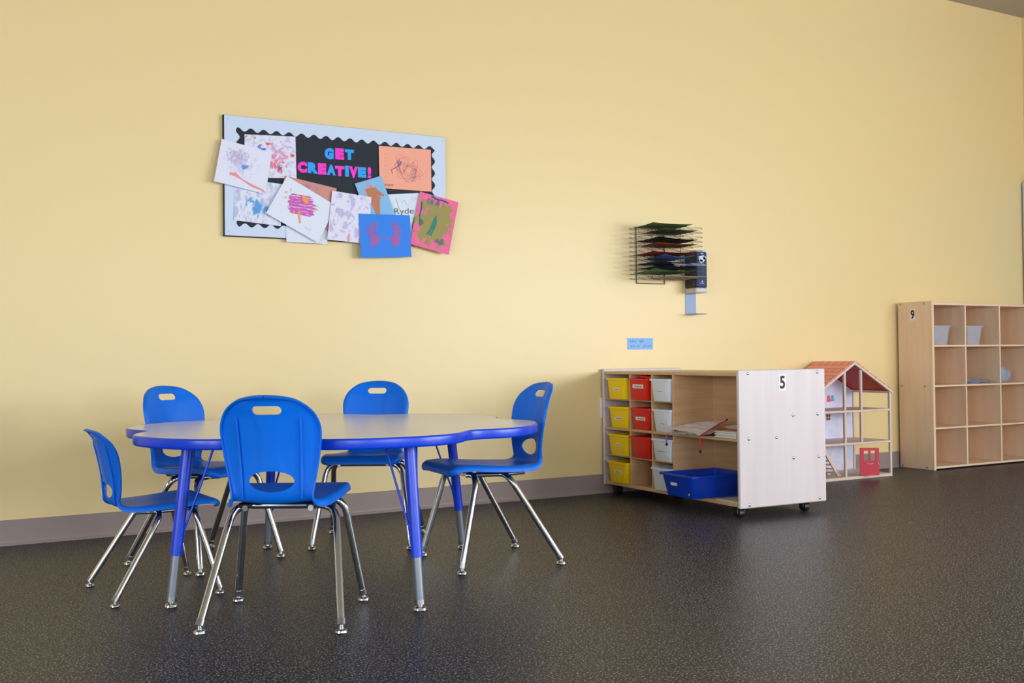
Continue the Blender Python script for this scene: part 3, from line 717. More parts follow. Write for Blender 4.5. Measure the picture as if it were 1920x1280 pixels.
# printed pictures on the back wall, a paned window, stairs and the red door
wn = MB().box(.07, .105, HD - .0078, HD - .006, .335, .375).build('printed_window', M_HOUSE, bw)
for a in (.072, .090):
    for b in (.337, .357): MB().box(a, a + .013, HD - .009, HD - .0078, b, b + .015).build('pane', M_PANEDARK, wn)
def trap(x_, z_, w_, h_, m_, nm):
    MB().prism([(x_ - w_, z_), (x_ + w_, z_), (x_ + w_ * .55, z_ + h_), (x_ - w_ * .55, z_ + h_)], 'y', HD - .0085, HD - .006).build(nm, m_, bw)
trap(.094, .452, .018, .04, M_PINKP, 'printed_dress'); trap(.128, .455, .013, .038, M_TEALP, 'printed_dress')
stp = MB().prism([(-.235, .205), (-.205, .205), (-.075, .022), (-.098, .018)], 'y', .05, .062).build('stair_stringer', M_HOUSE, dh)
MB().prism([(-.235, .205), (-.205, .205), (-.075, .022), (-.098, .018)], 'y', .13, .142).build('stair_stringer', M_HOUSE, dh)
for k in range(7):
    xx = -.215 + .018 * k; zz = .185 - .025 * k
    MB().box(xx - .010, xx + .012, .062, .13, zz, zz + .006).build('stair_tread', M_HOUSE, dh)
hd = bpy.data.objects.new('toy_door', None); C.objects.link(hd); hd.parent = dh; hd.location = (4.936 - 4.906, -.004, .022); hd.rotation_euler = (0, 0, R(-33))
dw, dhh = .112, .165
for (a, b, z_, zz) in ((0, dw, 0, .088), (0, .022, .088, .148), (dw - .022, dw, .088, .148), (dw / 2 - .006, dw / 2 + .006, .088, .148), (0, dw, .148, dhh)):
    MB().box(a, b, -.005, .005, z_, zz).build('door_board', M_HDOOR, hd)
MB().tube([(.035, -.006, .072), (.056, -.010, .068), (.078, -.006, .072)], .002, 6).build('handle', M_PALE, hd)
MB().lathe([(.004, 0), (.004, -.008), (.0025, -.01)], (dw - .008, -.005, .07), 8, 'y').build('knob', M_LABEL, hd)

# ------------------------------------------------------------------ wall organiser, its papers, dispenser, note
ro = thing('wire_rack', 'black wire mesh paper rack with twelve tiers mounted on the wall', 'rack', (3.66, 0, 1.16))
RW, RD = .194, .245; TIERS = [1.185 + .02536 * k - 1.16 for k in range(12)]
tier = MB()
na, nb = 4, 3
def zig(p, q): tier.tube([p, q], .0012, 4, True)
ca = 2 * RW / na; cb = RD / nb
for i in range(na):
    for j in range(nb):
        x_, y_ = -RW + ca * i, -cb * j - .004
        m1, m2, m3, m4 = (x_ + ca / 2, y_, 0), (x_ + ca, y_ - cb / 2, 0), (x_ + ca / 2, y_ - cb, 0), (x_, y_ - cb / 2, 0)
        if (i + j) % 1 == 0:
            zig(m4, m1); zig(m1, m2); zig(m2, m3); zig(m3, m4)
tier_me = tier.mesh('wire_tier', M_BLACKWIRE)
for z in TIERS:
    o = obj('wire_tier', tier_me, ro); o.location = (0, 0, z)
for xx in (-.118, .08):
    MB().tube([(xx, -.006, .004), (xx, -.006, TIERS[-1] + .02)], .0024, 8).build('post', M_BLACKWIRE, ro, 50)
    MB().tube([(xx, -RD * .62, .022), (xx, -RD * .62, TIERS[-1] + .004)], .0018, 8).build('post', M_BLACKWIRE, ro, 50)
MB().tube([(-.118, -.006, .004), (.08, -.006, .004)], .0024, 8).build('bottom_bar', M_BLACKWIRE, ro, 50)
def mp(name, rgb):
    m = mat(name, rgb, 0.7); nt = m.node_tree; tr = nt.nodes.new('ShaderNodeBsdfTranslucent'); tr.inputs[0].default_value = (*lin(rgb), 1)
    mx = nt.nodes.new('ShaderNodeMixShader'); mx.inputs[0].default_value = 0.45
    nt.links.new(nt.nodes['Principled BSDF'].outputs[0], mx.inputs[1]); nt.links.new(tr.outputs[0], mx.inputs[2]); nt.links.new(mx.outputs[0], nt.nodes['Material Output'].inputs[0])
    return m
RACKP = [(11, (138, 168, 112), 'sage green paper curling up on the top tier of the wire rack', (-.16, .10, -.23, -.05), .018),
         (10, (150, 154, 138), 'dull grey-green paper on the tier below the sage sheet', (-.10, .14, -.24, -.04), .004),
         (8, (44, 46, 64), 'near-black torn paper in the upper part of the wire rack', (-.14, .15, -.235, -.03), .012),
         (7, (222, 142, 60), 'orange-brown paper just under the black sheet in the rack', (-.12, .15, -.22, -.04), .006),
         (5, (212, 34, 62), 'crimson paper sheet in the middle of the wire rack', (-.165, .13, -.23, -.03), .012),
         (4, (120, 168, 240), 'mid-blue paper beneath the crimson sheet in the rack', (-.10, .13, -.235, -.04), .014),
         (3, (226, 236, 252), 'white paper with a blue blot jutting right out of the rack', (-.03, .185, -.250, -.09), .007),
         (3, (52, 78, 130), 'dark navy paper under the white blotted sheet in the rack', (-.15, .10, -.225, -.03), .002),
         (2, (42, 58, 100), 'deep navy paper on the third tier from the bottom of the rack', (-.13, .14, -.235, -.03), .009),
         (1, (110, 172, 112), 'green paper on the second tier from the bottom of the rack', (-.15, .13, -.235, -.03), .010),
         (0, (236, 226, 222), 'pale grey paper on the bottom tier jutting right', (-.06, .19, -.244, -.02), .004)]
for k, (ti, rgb, lab, (a, b, c_, d_), cur) in enumerate(RACKP):
    z = 1.16 + TIERS[ti] + .0025 + (.006 if k == 6 else 0)
    def fn(u, v, a=a, b=b, c_=c_, d_=d_, cur=cur, z=z, k=k):
        yy = c_ + (d_ - c_) * v + .02 * (u - .5) * ((k % 3) - 1)
        return (3.66 + a + (b - a) * u, min(-.004, max(-.262, yy)), z + cur * (4 * (u - .5) ** 2 * (1 if k % 2 else .35) + .3 * math.sin(3 * u + k) * .5 + .25) * (.4 + .6 * (1 - v)) - (.021 if k == 6 else -.004) * (max(0, .45 - v) / .45) ** 1.4)
    o = surf(fn, 10, 12, .0006).build('rack_paper', mp('rack_paper_%d' % k, rgb), None, 50)
    tag(o, lab, 'paper', 'papers in the wire rack')
    if k == 6:
        bl = lambda u, v: tuple(Vector(fn(.42 + .2 * u, .06 + .3 * v)) + Vector((0, 0, .0008)))
        surf(bl, 4, 3, .0003).build('blue_blot', mat('blue_blot_paint', (20, 90, 225), .6), o)
dp = thing('soap_dispenser', 'navy and black dispenser on the wall under the wire rack', 'dispenser', (3.89, 0, 0))
MB().box(0, .083, -.084, 0, 1.142, 1.35, .006).build('housing', M_DARKSIDE, dp)
fc = MB().box(.0015, .0815, -.107, -.084, 1.142, 1.346, .006).build('front_cover', M_NAVY, dp)
MB().box(0, .083, -.105, -.002, 1.112, 1.1415, .006).build('nozzle_base', M_PALE, dp)
MB().box(.002, .081, -.1055, -.05, 1.3465, 1.356, .003).build('top_cap', M_BORDER, dp)
ic = MB(); 
def blob(cx, cz, rr, sq=1.0, n=18, w=0):
    pts = [(cx + rr * math.cos(2 * math.pi * k / n) * (1 + w * math.cos(10 * math.pi * k / n)), cz + rr * sq * math.sin(2 * math.pi * k / n) * (1 + w * math.cos(10 * math.pi * k / n))) for k in range(n)]
    ic.prism(pts, 'y', -.1078, -.1069)
blob(.042, 1.308, .025, .8, 24, .12); blob(.062, 1.312, .012, .8); blob(.036, 1.293, .011, .9)
ic.build('hand_splash_emblem', M_BORDER, fc)
lg_ = MB(); lg_.prism([(.036, 1.174), (.048, 1.174), (.042, 1.184)], 'y', -.1078, -.1069)
for k in range(6): lg_.box(.028 + .0048 * k, .0312 + .0048 * k, -.1076, -.1069, 1.165, 1.1685)
lg_.build('small_emblem', M_BORDER, fc)
tk = MB()
for k in range(4): tk.box(.034 + .0045 * k, .0375 + .0045 * k, -.1076, -.1069, 1.336, 1.341)
tk.build('small_print', M_BORDER, fc)
MB().box(.002, .080, -.0035, 0, .996, 1.112, .001).build('splash_plate', M_PLATE, dp)
MB().box(.002, .080, -.100, 0, .989, .994, .002).build('drip_tray', M_PLATE, dp)
nt_ = MB().box(3.4755, 3.6545, -.0012, 0, .7895, .8545).build('wall_note', M_NOTE)
tag(nt_, 'small pale blue note taped to the wall below the wire rack', 'note')
hw_ = MB(); rng = random.Random(11)
def scrib(xa, xb, zc, amp, n):
    pts = [(xa + (xb - xa) * k / n, -.0017, zc + amp * math.sin(k * 2.1 + rng.uniform(-.8, .8)) * (1 if k % 5 else .2)) for k in range(n + 1)]
    hw_.tube(pts, .0009, 4)
scrib(3.490, 3.540, .836, .006, 16); scrib(3.558, 3.590, .836, .010, 9)
scrib(3.497, 3.534, .808, .005, 12); scrib(3.545, 3.562, .808, .005, 6); scrib(3.582, 3.646, .810, .008, 16)
hw_.build('handwriting', M_NOTEINK, nt_)

# ------------------------------------------------------------------ bulletin board
BX0, BX1, BZ0, BZ1 = 1.2225, 2.343, 1.3185, 1.8735
bd = thing('bulletin_board', 'black bulletin board with white scalloped border on the yellow wall', 'bulletin board', (0, -.0012, 0))
MB().box(BX0, BX1, -.019, 0, BZ0, BZ1, .001).build('board', M_BFRAME, bd)
for (a, b, za, zb) in ((BX0 + .01, 1.787, 1.59, BZ1 - .01), (1.789, BX1 - .01, 1.59, BZ1 - .01), (BX0 + .01, 1.787, BZ0 + .01, 1.588), (1.789, 2.02, BZ0 + .01, 1.588), (2.022, BX1 - .01, BZ0 + .01, 1.588)):
    MB().box(a, b, -.0202, -.019, za, zb).build('backing_panel', M_BOARD, bd)
IX0, IX1, IZ0, IZ1 = 1.288, 2.276, 1.372, 1.812; WL = .0605
def wave_edge(a, b, base, sgn, ph=0.0):
    n = int(abs(b - a) / WL * 14); out = []
    for k in range(n + 1):
        t = a + (b - a) * k / n; q = math.cos(2 * math.pi * ((t - a) / WL + ph))
        q = q if q > 0 else -abs(q) ** .8
        out.append((t, base + sgn * .0085 * q))
    return out
def strip(kind):
    mb = MB(); yb = {'t': -.0212, 'b': -.0212, 'l': -.0208, 'r': -.0208}[kind]
    if kind in 'tb':
        a, b = BX0 + .004, BX1 - .001; base = IZ1 if kind == 't' else IZ0; outer = BZ1 - .0015 if kind == 't' else BZ0 + .004
        we = wave_edge(IX0 - .03, IX1 + .03, base, -1 if kind == 't' else 1)
        we = [(a, base - (.0085 if kind == 't' else -.0085))] + we + [(b, base - (.0085 if kind == 't' else -.0085))]
        P = lambda t, q, y: (t, y, q)
    else:
        a, b = BZ0 + .004, BZ1 - .0015; base = IX0 if kind == 'l' else IX1; outer = BX0 + .004 if kind == 'l' else BX1 - .001
        we = wave_edge(IZ0 - .02, IZ1 + .02, base, 1 if kind == 'l' else -1)
        we = [(a, base)] + we + [(b, base)]
        P = lambda t, q, y: (q, y, t)
    n = len(we)
    for y in (yb, yb + .0006):
        mb.v += [P(t, q, y) for t, q in we] + [P(t, outer, y) for t, q in we]
    for k in range(n - 1):
        mb.f.append((k, k + 1, n + k + 1, n + k)); mb.f.append((2 * n + k + 1, 2 * n + k, 3 * n + k, 3 * n + k + 1))
        mb.f.append((k + 1, k, 2 * n + k, 2 * n + k + 1)); mb.f.append((n + k, n + k + 1, 3 * n + k + 1, 3 * n + k))
    mb.build('scalloped_border', M_BORDER, bd)
for k in 'tblr': strip(k)
for (px_, pz_) in ((BX1 - .012, BZ1 - .02), (BX0 + .02, BZ0 + .02), (BX0 + .02, BZ1 - .02)):
    MB().lathe([(.002, 0), (.002, -.001), (.001, -.0015)], (px_, -.0212, pz_), 8, 'y').build('staple', M_STEEL, bd)
LET = [('G', 1.703, 1.749, 1.71, 1.764, 0, 'GET'), ('E', 1.756, 1.801, 1.713, 1.767, 1, 'GET'), ('T', 1.805, 1.851, 1.715, 1.766, 0, 'GET'),
       ('C', 1.569, 1.616, 1.635, 1.688, 1, 'CREATIVE'), ('R', 1.619, 1.670, 1.636, 1.688, 0, 'CREATIVE'), ('E', 1.669, 1.711, 1.634, 1.688, 1, 'CREATIVE'),
       ('A', 1.713, 1.758, 1.634, 1.685, 0, 'CREATIVE'), ('T', 1.754, 1.802, 1.633, 1.682, 1, 'CREATIVE'), ('I', 1.805, 1.825, 1.633, 1.686, 0, 'CREATIVE'),
       ('V', 1.826, 1.871, 1.630, 1.685, 1, 'CREATIVE'), ('E', 1.871, 1.914, 1.635, 1.685, 0, 'CREATIVE'), ('!', 1.921, 1.940, 1.634, 1.689, 1, 'CREATIVE')]
for ch, a, b, za, zb, pk, wd in LET:
    o = solid_text(ch, (a, b, za, zb), lambda p, q, d: (p, -.0212 - d, q), .0015, .085).build('cutout_letter', M_LPINK if pk else M_LBLUE)
    nm = 'exclamation mark' if ch == '!' else 'letter ' + ch
    tag(o, '%s cut-out %s %s on the black board' % ('magenta' if pk else 'bright blue', nm, 'ending the title' if ch == '!' else 'in the word ' + wd), 'letter', 'cut-out title letters')

# ------------------------------------------------------------------ children's pictures
def paper_mat(name, base, layers, rough=.75):
    """base sheet colour under blotches of paint: layers = (rgb, scale_u, scale_v, rotation, threshold, softness, seed, (cu, cv, ru, rv) or None)"""
    m = mat(name, base, rough); nt = m.node_tree; b = nt.nodes['Principled BSDF']
    uv = nt.nodes.new('ShaderNodeUVMap'); uv.uv_map = 'UVMap'; prev = None
    for rgb, su, sv, rot, thr, soft, seed, reg in layers:
        mp_ = nt.nodes.new('ShaderNodeMapping'); mp_.inputs['Scale'].default_value = (su, sv, 1); mp_.inputs['Rotation'].default_value = (0, 0, R(rot)); mp_.inputs['Location'].default_value = (seed * 3.7, seed * 1.9, seed)
        nz = nt.nodes.new('ShaderNodeTexNoise'); nz.inputs['Scale'].default_value = 1; nz.inputs['Detail'].default_value = 5; nz.inputs['Distortion'].default_value = .6
        nt.links.new(uv.outputs[0], mp_.inputs[0]); nt.links.new(mp_.outputs[0], nz.inputs['Vector'])
        val = nz.outputs['Fac']
        if reg:
            sub = nt.nodes.new('ShaderNodeVectorMath'); sub.operation = 'SUBTRACT'; sub.inputs[1].default_value = (reg[0], reg[1], 0)
            dv = nt.nodes.new('ShaderNodeVectorMath'); dv.operation = 'DIVIDE'; dv.inputs[1].default_value = (reg[2], reg[3], 1)
            ln_ = nt.nodes.new('ShaderNodeVectorMath'); ln_.operation = 'LENGTH'
            nt.links.new(uv.outputs[0], sub.inputs[0]); nt.links.new(sub.outputs[0], dv.inputs[0]); nt.links.new(dv.outputs[0], ln_.inputs[0])
            mm = nt.nodes.new('ShaderNodeMath'); mm.operation = 'MULTIPLY_ADD'; mm.inputs[1].default_value = -.45; mm.inputs[2].default_value = .45
            nt.links.new(ln_.outputs['Value'], mm.inputs[0]); ad = nt.nodes.new('ShaderNodeMath'); ad.operation = 'ADD'
            nt.links.new(mm.outputs[0], ad.inputs[0]); nt.links.new(val, ad.inputs[1]); val = ad.outputs[0]
        rp = nt.nodes.new('ShaderNodeMapRange'); rp.inputs[1].default_value = thr; rp.inputs[2].default_value = thr + soft
        nt.links.new(val, rp.inputs[0])
        mx = nt.nodes.new('ShaderNodeMix'); mx.data_type = 'RGBA'; nt.links.new(rp.outputs[0], mx.inputs[0])
        if prev: nt.links.new(prev, mx.inputs[6])
        else: mx.inputs[6].default_value = (*lin(base), 1)
        mx.inputs[7].default_value = (*lin(rgb), 1); prev = mx.outputs[2]
    if prev: nt.links.new(prev, b.inputs['Base Color'])
    return m
class Sheet:
    def __init__(s, name, label, cor, y, m, curl):
        s.cor = cor; s.y = y; s.curl = curl; N = 14
        o = surf(lambda u, v: s.at(u, v), N, N, -.0004).build(name, m, None, 50); s.o = o
        me = o.data; uvl = me.uv_layers.new(name='UVMap')
        n1 = (N + 1) * (N + 1)
        for lp in me.loops:
            k = lp.vertex_index % n1; uvl.data[lp.index].uv = ((k % (N + 1)) / N, (k // (N + 1)) / N)
        tag(o, label, 'picture', 'children\'s pictures pinned on the board')
    def at(s, u, v, off=0.0):
        x, z = bil(s.cor, u, v)
        return (x, s.y - s.curl(u, v) - off, z)
    def ribbon(s, mb, pts, w, off=.0008):
        n = len(pts); L = []; Rr = []
        W = math.hypot(s.cor[1][0] - s.cor[0][0], s.cor[1][1] - s.cor[0][1]); Hh = math.hypot(s.cor[3][0] - s.cor[0][0], s.cor[3][1] - s.cor[0][1])
        for k in range(n):
            a = pts[max(k - 1, 0)]; b = pts[min(k + 1, n - 1)]; dx, dy = (b[0] - a[0]) * W, (b[1] - a[1]) * Hh; l_ = math.hypot(dx, dy) or 1
            ww = w[k] if isinstance(w, list) else w
            ox, oy = -dy / l_ * ww / W, dx / l_ * ww / Hh
            L.append(s.at(pts[k][0] + ox, pts[k][1] + oy, off)); Rr.append(s.at(pts[k][0] - ox, pts[k][1] - oy, off))
        mb.add(L + Rr, [(k, k + 1, n + k + 1, n + k) for k in range(n - 1)])
    def blob(s, mb, cu, cv, ru, rv, rot=0, wob=.15, seed=0, off=.0009, n=16):
        rg_ = random.Random(seed); ph = rg_.uniform(0, 6); vs = [s.at(cu, cv, off)]
        for k in range(n):
            a = 2 * math.pi * k / n; q = 1 + wob * math.sin(3 * a + ph) + wob * .6 * math.sin(5 * a + 2 * ph)
            x, y = ru * q * math.cos(a), rv * q * math.sin(a); c_, s_ = math.cos(rot), math.sin(rot)
            vs.append(s.at(cu + x * c_ - y * s_, cv + x * s_ + y * c_, off))
        mb.add(vs, [(0, k + 1, (k + 1) % n + 1) for k in range(n)])
    def paint(s, name, rgb, mb):
        return mb.build(name, mat(s.o.name + '_' + name, rgb, .6), s.o)
    def scribble(s, name, rgb, cu, cv, ru, rv, n, w, seed, flat=False):
        rg_ = random.Random(seed); mb = MB(); pts = []; a = rg_.uniform(0, 6)
        for k in range(n):
            if flat: u = cu + ru * (1 if k % 2 else -1) * rg_.uniform(.6, 1); v = cv - rv + 2 * rv * k / n + rg_.uniform(-.1, .1) * rv
            else:
                a += rg_.uniform(1.4, 2.8); q = rg_.uniform(.4, 1); u = cu + ru * q * math.cos(a); v = cv + rv * q * math.sin(a)
            pts.append((u, v))
        sm_ = []
        for k in range(len(pts) - 1):
            p0 = pts[max(k - 1, 0)]; p3 = pts[min(k + 2, len(pts) - 1)]
            for q in range(6):
                t = q / 6; sm_.append(tuple(.5 * ((2 * b) + (-a_ + c_) * t + (2 * a_ - 5 * b + 4 * c_ - d_) * t * t + (-a_ + 3 * b - 3 * c_ + d_) * t ** 3) for a_, b, c_, d_ in zip(p0, pts[k], pts[k + 1], p3)))
        s.ribbon(mb, sm_, w); s.paint(name, rgb, mb)
flat0 = lambda k: (lambda u, v: k * v * v)
W_ = (226, 230, 246)
S3 = Sheet('painted_sheet', 'white sheet with pale blue smears at lower left of the board', [(1.273, 1.589), (1.494, 1.574), (1.485, 1.376), (1.267, 1.393)], -.0225,
           paper_mat('blue_smear_paint', W_, [((186, 194, 232), 9, 4, 50, .5, .12, 1, None), ((205, 166, 206), 10, 4, 40, .6, .08, 2, None), ((90, 160, 226), 7, 4, 55, .78, .08, 3, (.55, .6, .6, .5))]), flat0(.004))
S2 = Sheet('painted_sheet', 'white sheet covered in red and purple dabs at upper left of the board', [(1.319, 1.791), (1.56, 1.803), (1.563, 1.606), (1.319, 1.592)], -.0225,
           paper_mat('red_purple_dabs', W_, [((204, 198, 234), 10, 8, 20, .5, .12, 4, None), ((222, 160, 200), 9, 8, -35, .80, .08, 5, (.65, .45, .6, .6)), ((232, 126, 146), 14, 6, -50, .83, .08, 6, (.6, .7, .6, .5)), ((140, 130, 210), 14, 10, 30, .9, .06, 7, (.3, .3, .4, .4))]), flat0(.003))
mb = MB()
for cu, cv, ru, rv, ro_ in ((.03, .05, .035, .012, -.9), (.2, .08, .035, .012, -1.1), (.45, .2, .05, .03, .1), (.93, .46, .04, .04, 0), (.5, .45, .03, .03, 0)): S2.blob(mb, cu, cv, ru, rv, ro_, .15, int(cu * 90))
S2.paint('red_dabs', (240, 90, 80), mb)
for q in ((.67, .77, .03, .05, 0, .2, 3), (.36, .33, .05, .03, 0, .2, 5)): mb = MB(); S2.blob(mb, *q); S2.paint('blue_dab', (70, 120, 210), mb)
S6 = Sheet('painted_sheet', 'plain white sheet peeking below the magenta painting at the board foot', [(1.512, 1.487), (1.718, 1.49), (1.711, 1.303), (1.511, 1.304)], -.0225, mat('plain_white_sheet', W_, .75), flat0(.004))
S5 = Sheet('painted_sheet', 'dusty brown-pink sheet tucked behind the magenta painting', [(1.505, 1.614), (1.76, 1.572), (1.73, 1.368), (1.47, 1.415)], -.0275,
           paper_mat('brown_pink_sheet', (208, 146, 138), [((186, 132, 160), 5, 5, 0, .86, .1, 8, (.5, .15, .4, .25))]), flat0(.002))
S10 = Sheet('painted_sheet', 'white sheet with handwritten name between the blue and pink pictures', [(2.026, 1.561), (2.198, 1.581), (2.196, 1.365), (2.043, 1.357)], -.0225, mat('white_name_sheet', (222, 232, 246), .75), flat0(.003))
S9 = Sheet('painted_sheet', 'orange paper with dark pen scribbles at upper right of the board', [(1.979, 1.797), (2.262, 1.803), (2.263, 1.591), (1.981, 1.59)], -.0225, mat('orange_sheet', (250, 172, 148), .75), lambda u, v: .004 * (1 - u) ** 3 + .002 * v)
S8 = Sheet('painted_sheet', 'light blue sheet with a rusty orange paint drop, tilted on the board', [(1.851, 1.601), (1.988, 1.649), (2.064, 1.451), (1.929, 1.404)], -.0315,
           paper_mat('blue_sheet_rust_paint', (136, 190, 234), [((196, 156, 180), 6, 5, 30, .66, .1, 9, (.4, .25, .42, .36)), ((190, 124, 92), 7, 4, 10, .62, .08, 10, (.52, .36, .32, .36))]), flat0(.003))
mb = MB(); S8.ribbon(mb, [(.5, .2), (.48, .5), (.42, .75), (.36, .95)], [.02, .024, .014, .002]); S8.paint('rust_drop', (190, 122, 84), mb)
S7 = Sheet('painted_sheet', 'white sheet with lilac blotches at the lower middle of the board', [(1.734, 1.558), (1.934, 1.54), (1.917, 1.31), (1.706, 1.323)], -.0375,
           paper_mat('lilac_blotches', (228, 228, 246), [((196, 190, 232), 7, 6, 0, .53, .06, 11, None), ((204, 170, 200), 12, 5, 20, .6, .06, 12, None), ((230, 190, 198), 7, 7, 0, .64, .06, 13, None)]), lambda u, v: .004 * math.sin(2.4 * v) * (1 - .5 * u))
S1 = Sheet('painted_sheet', 'tilted white sheet with faint purple marks overhanging the left edge of the board', [(1.213, 1.759), (1.445, 1.716), (1.412, 1.52), (1.174, 1.562)], -.0285,
           paper_mat('faint_purple_marks', (228, 230, 248), [((214, 210, 238), 11, 9, 30, .72, .10, 14, (.45, .45, .5, .5)), ((194, 180, 216), 18, 13, 10, .80, .07, 15, (.36, .32, .45, .4))]), lambda u, v: .008 * (1 - u) * v + .004 * v)
mb = MB(); S1.blob(mb, .52, .5, .07, .05, -.5, .25, 4); S1.paint('blue_dab', (96, 150, 224), mb)
mb = MB(); S1.ribbon(mb, [(.26, .74), (.36, .72), (.5, .8), (.7, .88), (.95, .93)], [.006, .009, .003, .006, .004]); S1.blob(mb, 1 - .04, .985 - .03, .03, .02, 0, .2, 2); S1.paint('red_streak', (236, 150, 150), mb)
S1.scribble('purple_scribble', (196, 186, 218), .35, .3, .25, .2, 12, .0012, 21)
S4 = Sheet('painted_sheet', 'tilted white sheet with a big magenta and orange scribble', [(1.514, 1.612), (1.755, 1.487), (1.66, 1.305), (1.411, 1.431)], -.0345, mat('white_scribble_sheet', (226, 232, 248), .75), lambda u, v: .007 * v * v)
# scribble strokes run almost level in the room: build in sheet axes
def s4uv(px_, pz_):
    (xa, za), (xb, zb), (xd, zd) = S4.cor[0], S4.cor[1], S4.cor[3]
    a, b, c_, d_ = xb - xa, xd - xa, zb - za, zd - za; det = a * d_ - b * c_; qx, qz = px_ - xa, pz_ - za
    return ((d_ * qx - b * qz) / det, (-c_ * qx + a * qz) / det)
rg4 = random.Random(5)
for nm, rgb, nn, w in (('magenta_strokes', (206, 84, 184), 13, .0030), ('plum_strokes', (178, 60, 148), 9, .0014), ('pale_magenta_strokes', (224, 140, 214), 11, .0020)):
    mb = MB()
    for k in range(nn):
        z = 1.528 - .098 * (k + rg4.uniform(-.3, .3)) / nn; sh = 1 - abs((z - 1.48) / .075) ** 2 * .75
        xa = 1.575 - .058 * sh + rg4.uniform(-.008, .008); xb = 1.575 + .068 * sh + rg4.uniform(-.012, .012)
        S4.ribbon(mb, [s4uv(xa + (xb - xa) * q / 6, z - .010 * q / 6 + rg4.uniform(-.0025, .0025)) for q in range(7)], w, .0008 + .00005 * k)
    S4.paint(nm, rgb, mb)
mb = MB()
for k in range(5): S4.ribbon(mb, [s4uv(1.588 + .006 * k, 1.528 - .004 * k), s4uv(1.590 + .004 * k, 1.498 - .003 * k)], .004, .0021)
S4.ribbon(mb, [s4uv(1.543, 1.452), s4uv(1.543, 1.437)], .004, .0021); S4.ribbon(mb, [s4uv(1.567, 1.452), s4uv(1.567, 1.43), s4uv(1.569, 1.408), s4uv(1.570, 1.392)], [.005, .0045, .004, .003], .0021)
S4.paint('orange_drips', (246, 160, 84), mb)
mb = MB()
for q in ((1.509, 1.536), (1.505, 1.511), (1.563, 1.525), (1.652, 1.466), (1.6, 1.515)): S4.blob(mb, *s4uv(*q), .022, .022, 0, .15, int(q[0] * 100), .0021)
S4.paint('yellow_dabs', (244, 190, 96), mb)
def bez(cx, cz, pts): return [s4uv(cx + a, cz + b) for a, b in pts]
mb = MB(); S4.ribbon(mb, bez(1.53, 1.535, [(0, 0), (.001, .018), (.004, .02), (.003, .012)]), .0008); S4.ribbon(mb, bez(1.62, 1.487, [(0, 0), (.03, -.004), (.045, -.012)]), .001); S4.ribbon(mb, bez(1.625, 1.455, [(0, 0), (.015, .008), (.038, .004)]), .0014)
S4.paint('loose_lines', (170, 120, 180), mb)
mb = MB(); S4.ribbon(mb, bez(1.592, 1.372, [(0, 0), (.003, .008), (.004, -.003), (.01, .001), (.014, -.004), (.03, -.009)]), .0007); S4.paint('signature', (140, 150, 190), mb)
# orange sheet: pen scribbles and the end of a name
for k, (cu, cv, ru, rv, n, w, sd) in enumerate(((.42, .42, .2, .34, 12, .0004, 31), (.64, .55, .2, .32, 13, .0004, 32), (.5, .6, .3, .3, 10, .0004, 33), (.66, .64, .06, .18, 16, .0005, 34), (.38, .38, .06, .09, 12, .0006, 35))):
    S9.scribble('pen_scribble', (140, 98, 132), cu, cv, ru, rv, n, w, sd, flat=(k == 3))
mb = MB(); S9.ribbon(mb, [(.44, .33), (.34, .47), (.23, .55), (.25, .64)], .0014); S9.paint('pen_line', (70, 56, 130), mb)
mb = MB()
for k in range(8): S9.ribbon(mb, [(.1 + .02 * (k % 3), .2 + .09 * k), (.13 + .03 * (k % 2), .17 + .09 * k)], .0006)
S9.paint('pale_pen_ticks', (196, 124, 120), mb)
def sheet_text(S, txt, rect, name, rgb, bold=.0):
    p2, fs = text_mesh(txt, *rect, bold=bold)
    return S.paint(name, rgb, MB().add([S.at(a, b, .0008) for a, b in p2], fs))
sheet_text(S9, 'arper', (.09, .27, .965, .895), 'written_name', (84, 56, 104))
# name sheet
sheet_text(S10, 'Ryde', (.16, .80, .52, .34), 'written_name', (66, 84, 84))
mb = MB(); S10.ribbon(mb, [(.25, .1), (.3, .3), (.42, .48), (.5, .55)], .0009); S10.ribbon(mb, [(.4, .22), (.5, .15), (.62, .3), (.7, .2)], .0006); S10.ribbon(mb, [(.6, .4), (.66, .62)], .0012); S10.paint('pencil_lines', (120, 134, 140), mb)
S10.scribble('green_scribble', (90, 130, 96), .85, .75, .14, .24, 34, .0007, 41)
mb = MB(); S10.ribbon(mb, [(.72, .1), (.75, .18), (.78, .08), (.82, .2), (.86, .08), (.9, .16)], .0008); S10.paint('pink_marks', (200, 120, 160), mb)
S11 = Sheet('painted_sheet', 'blue paper with two red handprints hanging below the board', [(1.866, 1.455), (2.133, 1.462), (2.14, 1.256), (1.872, 1.241)], -.0435, mat('blue_handprint_sheet', (48, 132, 238), .7), lambda u, v: .006 * v + .004 * math.sin(6 * v) * u)
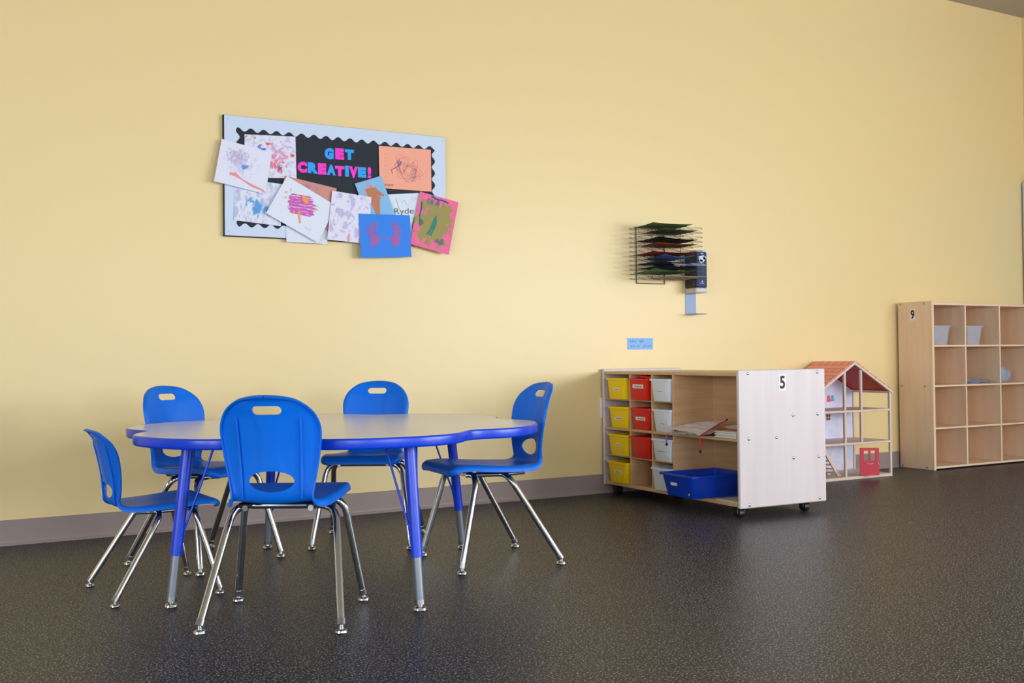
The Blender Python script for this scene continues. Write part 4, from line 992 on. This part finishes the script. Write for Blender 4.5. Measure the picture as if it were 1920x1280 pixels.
for i, (cu, cv, mir, sp) in enumerate(((.27, .62, 1, 1.0), (.70, .62, -1, .72))):
    mb = MB(); S11.blob(mb, cu + .01 * mir, cv, .088, .13, .2 * mir, .1, 3 + i); S11.blob(mb, cu, cv - .10, .085, .05, 0, .1, 6)
    for k, (dx, dy, ln_) in enumerate(((-.125, -.20, .12), (-.075, -.30, .15), (-.01, -.36, .16), (.055, -.36, .17))):
        bx, by = cu + dx * sp * .55 * mir, cv - .11; tx, ty = cu + dx * sp * mir, cv + dy - .04
        S11.ribbon(mb, [(bx, by), ((bx + tx) / 2, (by + ty) / 2), (tx, ty)], [.0042, .0046, .0048])
        S11.blob(mb, tx, ty, .020, .030, 0, .1, k)
    S11.ribbon(mb, [(cu + .05 * mir, cv), (cu + .12 * mir, cv - .06), (cu + .155 * mir, cv - .13)] if i == 0 else [(cu - .04, cv + .02), (cu - .12, cv - .03), (cu - .19, cv - .05)], [.006, .004, .005])
    S11.paint('handprint', (156, 92, 172), mb)
    mb = MB()
    for k, (dx, dy) in enumerate(((-.125, -.20), (-.075, -.30), (-.01, -.36), (.055, -.36))): S11.blob(mb, cu + dx * sp * mir, cv + dy - .04, .013, .03, 0, .15, k, .0013)
    S11.paint('fingertips', (214, 70, 112), mb)
S12 = Sheet('painted_sheet', 'pink paper painted olive green, tilted off the right edge of the board', [(2.197, 1.586), (2.411, 1.546), (2.346, 1.274), (2.136, 1.321)], -.0305,
            paper_mat('pink_sheet_olive_paint', (242, 112, 160), [((160, 148, 86), 6, 6, 0, .53, .05, 16, (.5, .5, .5, .5)), ((120, 104, 136), 9, 7, 30, .80, .07, 17, (.38, .12, .45, .16)), ((124, 108, 130), 9, 7, -30, .80, .07, 18, (.7, .82, .32, .16)), ((172, 140, 92), 6, 5, 10, .80, .12, 19, (.55, .45, .3, .4))]), lambda u, v: .010 * u * v + .004 * v)
mb = MB(); S12.ribbon(mb, [(.5, .36), (.53, .48), (.47, .6), (.36, .74), (.46, .74), (.52, .58), (.54, .44)], .0045); S12.ribbon(mb, [(.5, .4), (.44, .62), (.4, .72)], .006); S12.paint('green_stroke', (28, 130, 112), mb)
mb = MB(); S12.ribbon(mb, [(.09, .18), (.11, .3), (.1, .42), (.13, .52)], [.004, .004, .003, .002]); S12.ribbon(mb, [(.3, .02), (.45, .06), (.6, .05), (.75, .07)], .004); S12.paint('navy_strokes', (66, 60, 140), mb)
S12.scribble('teal_scribble', (80, 110, 116), .17, .56, .06, .08, 14, .0012, 51)
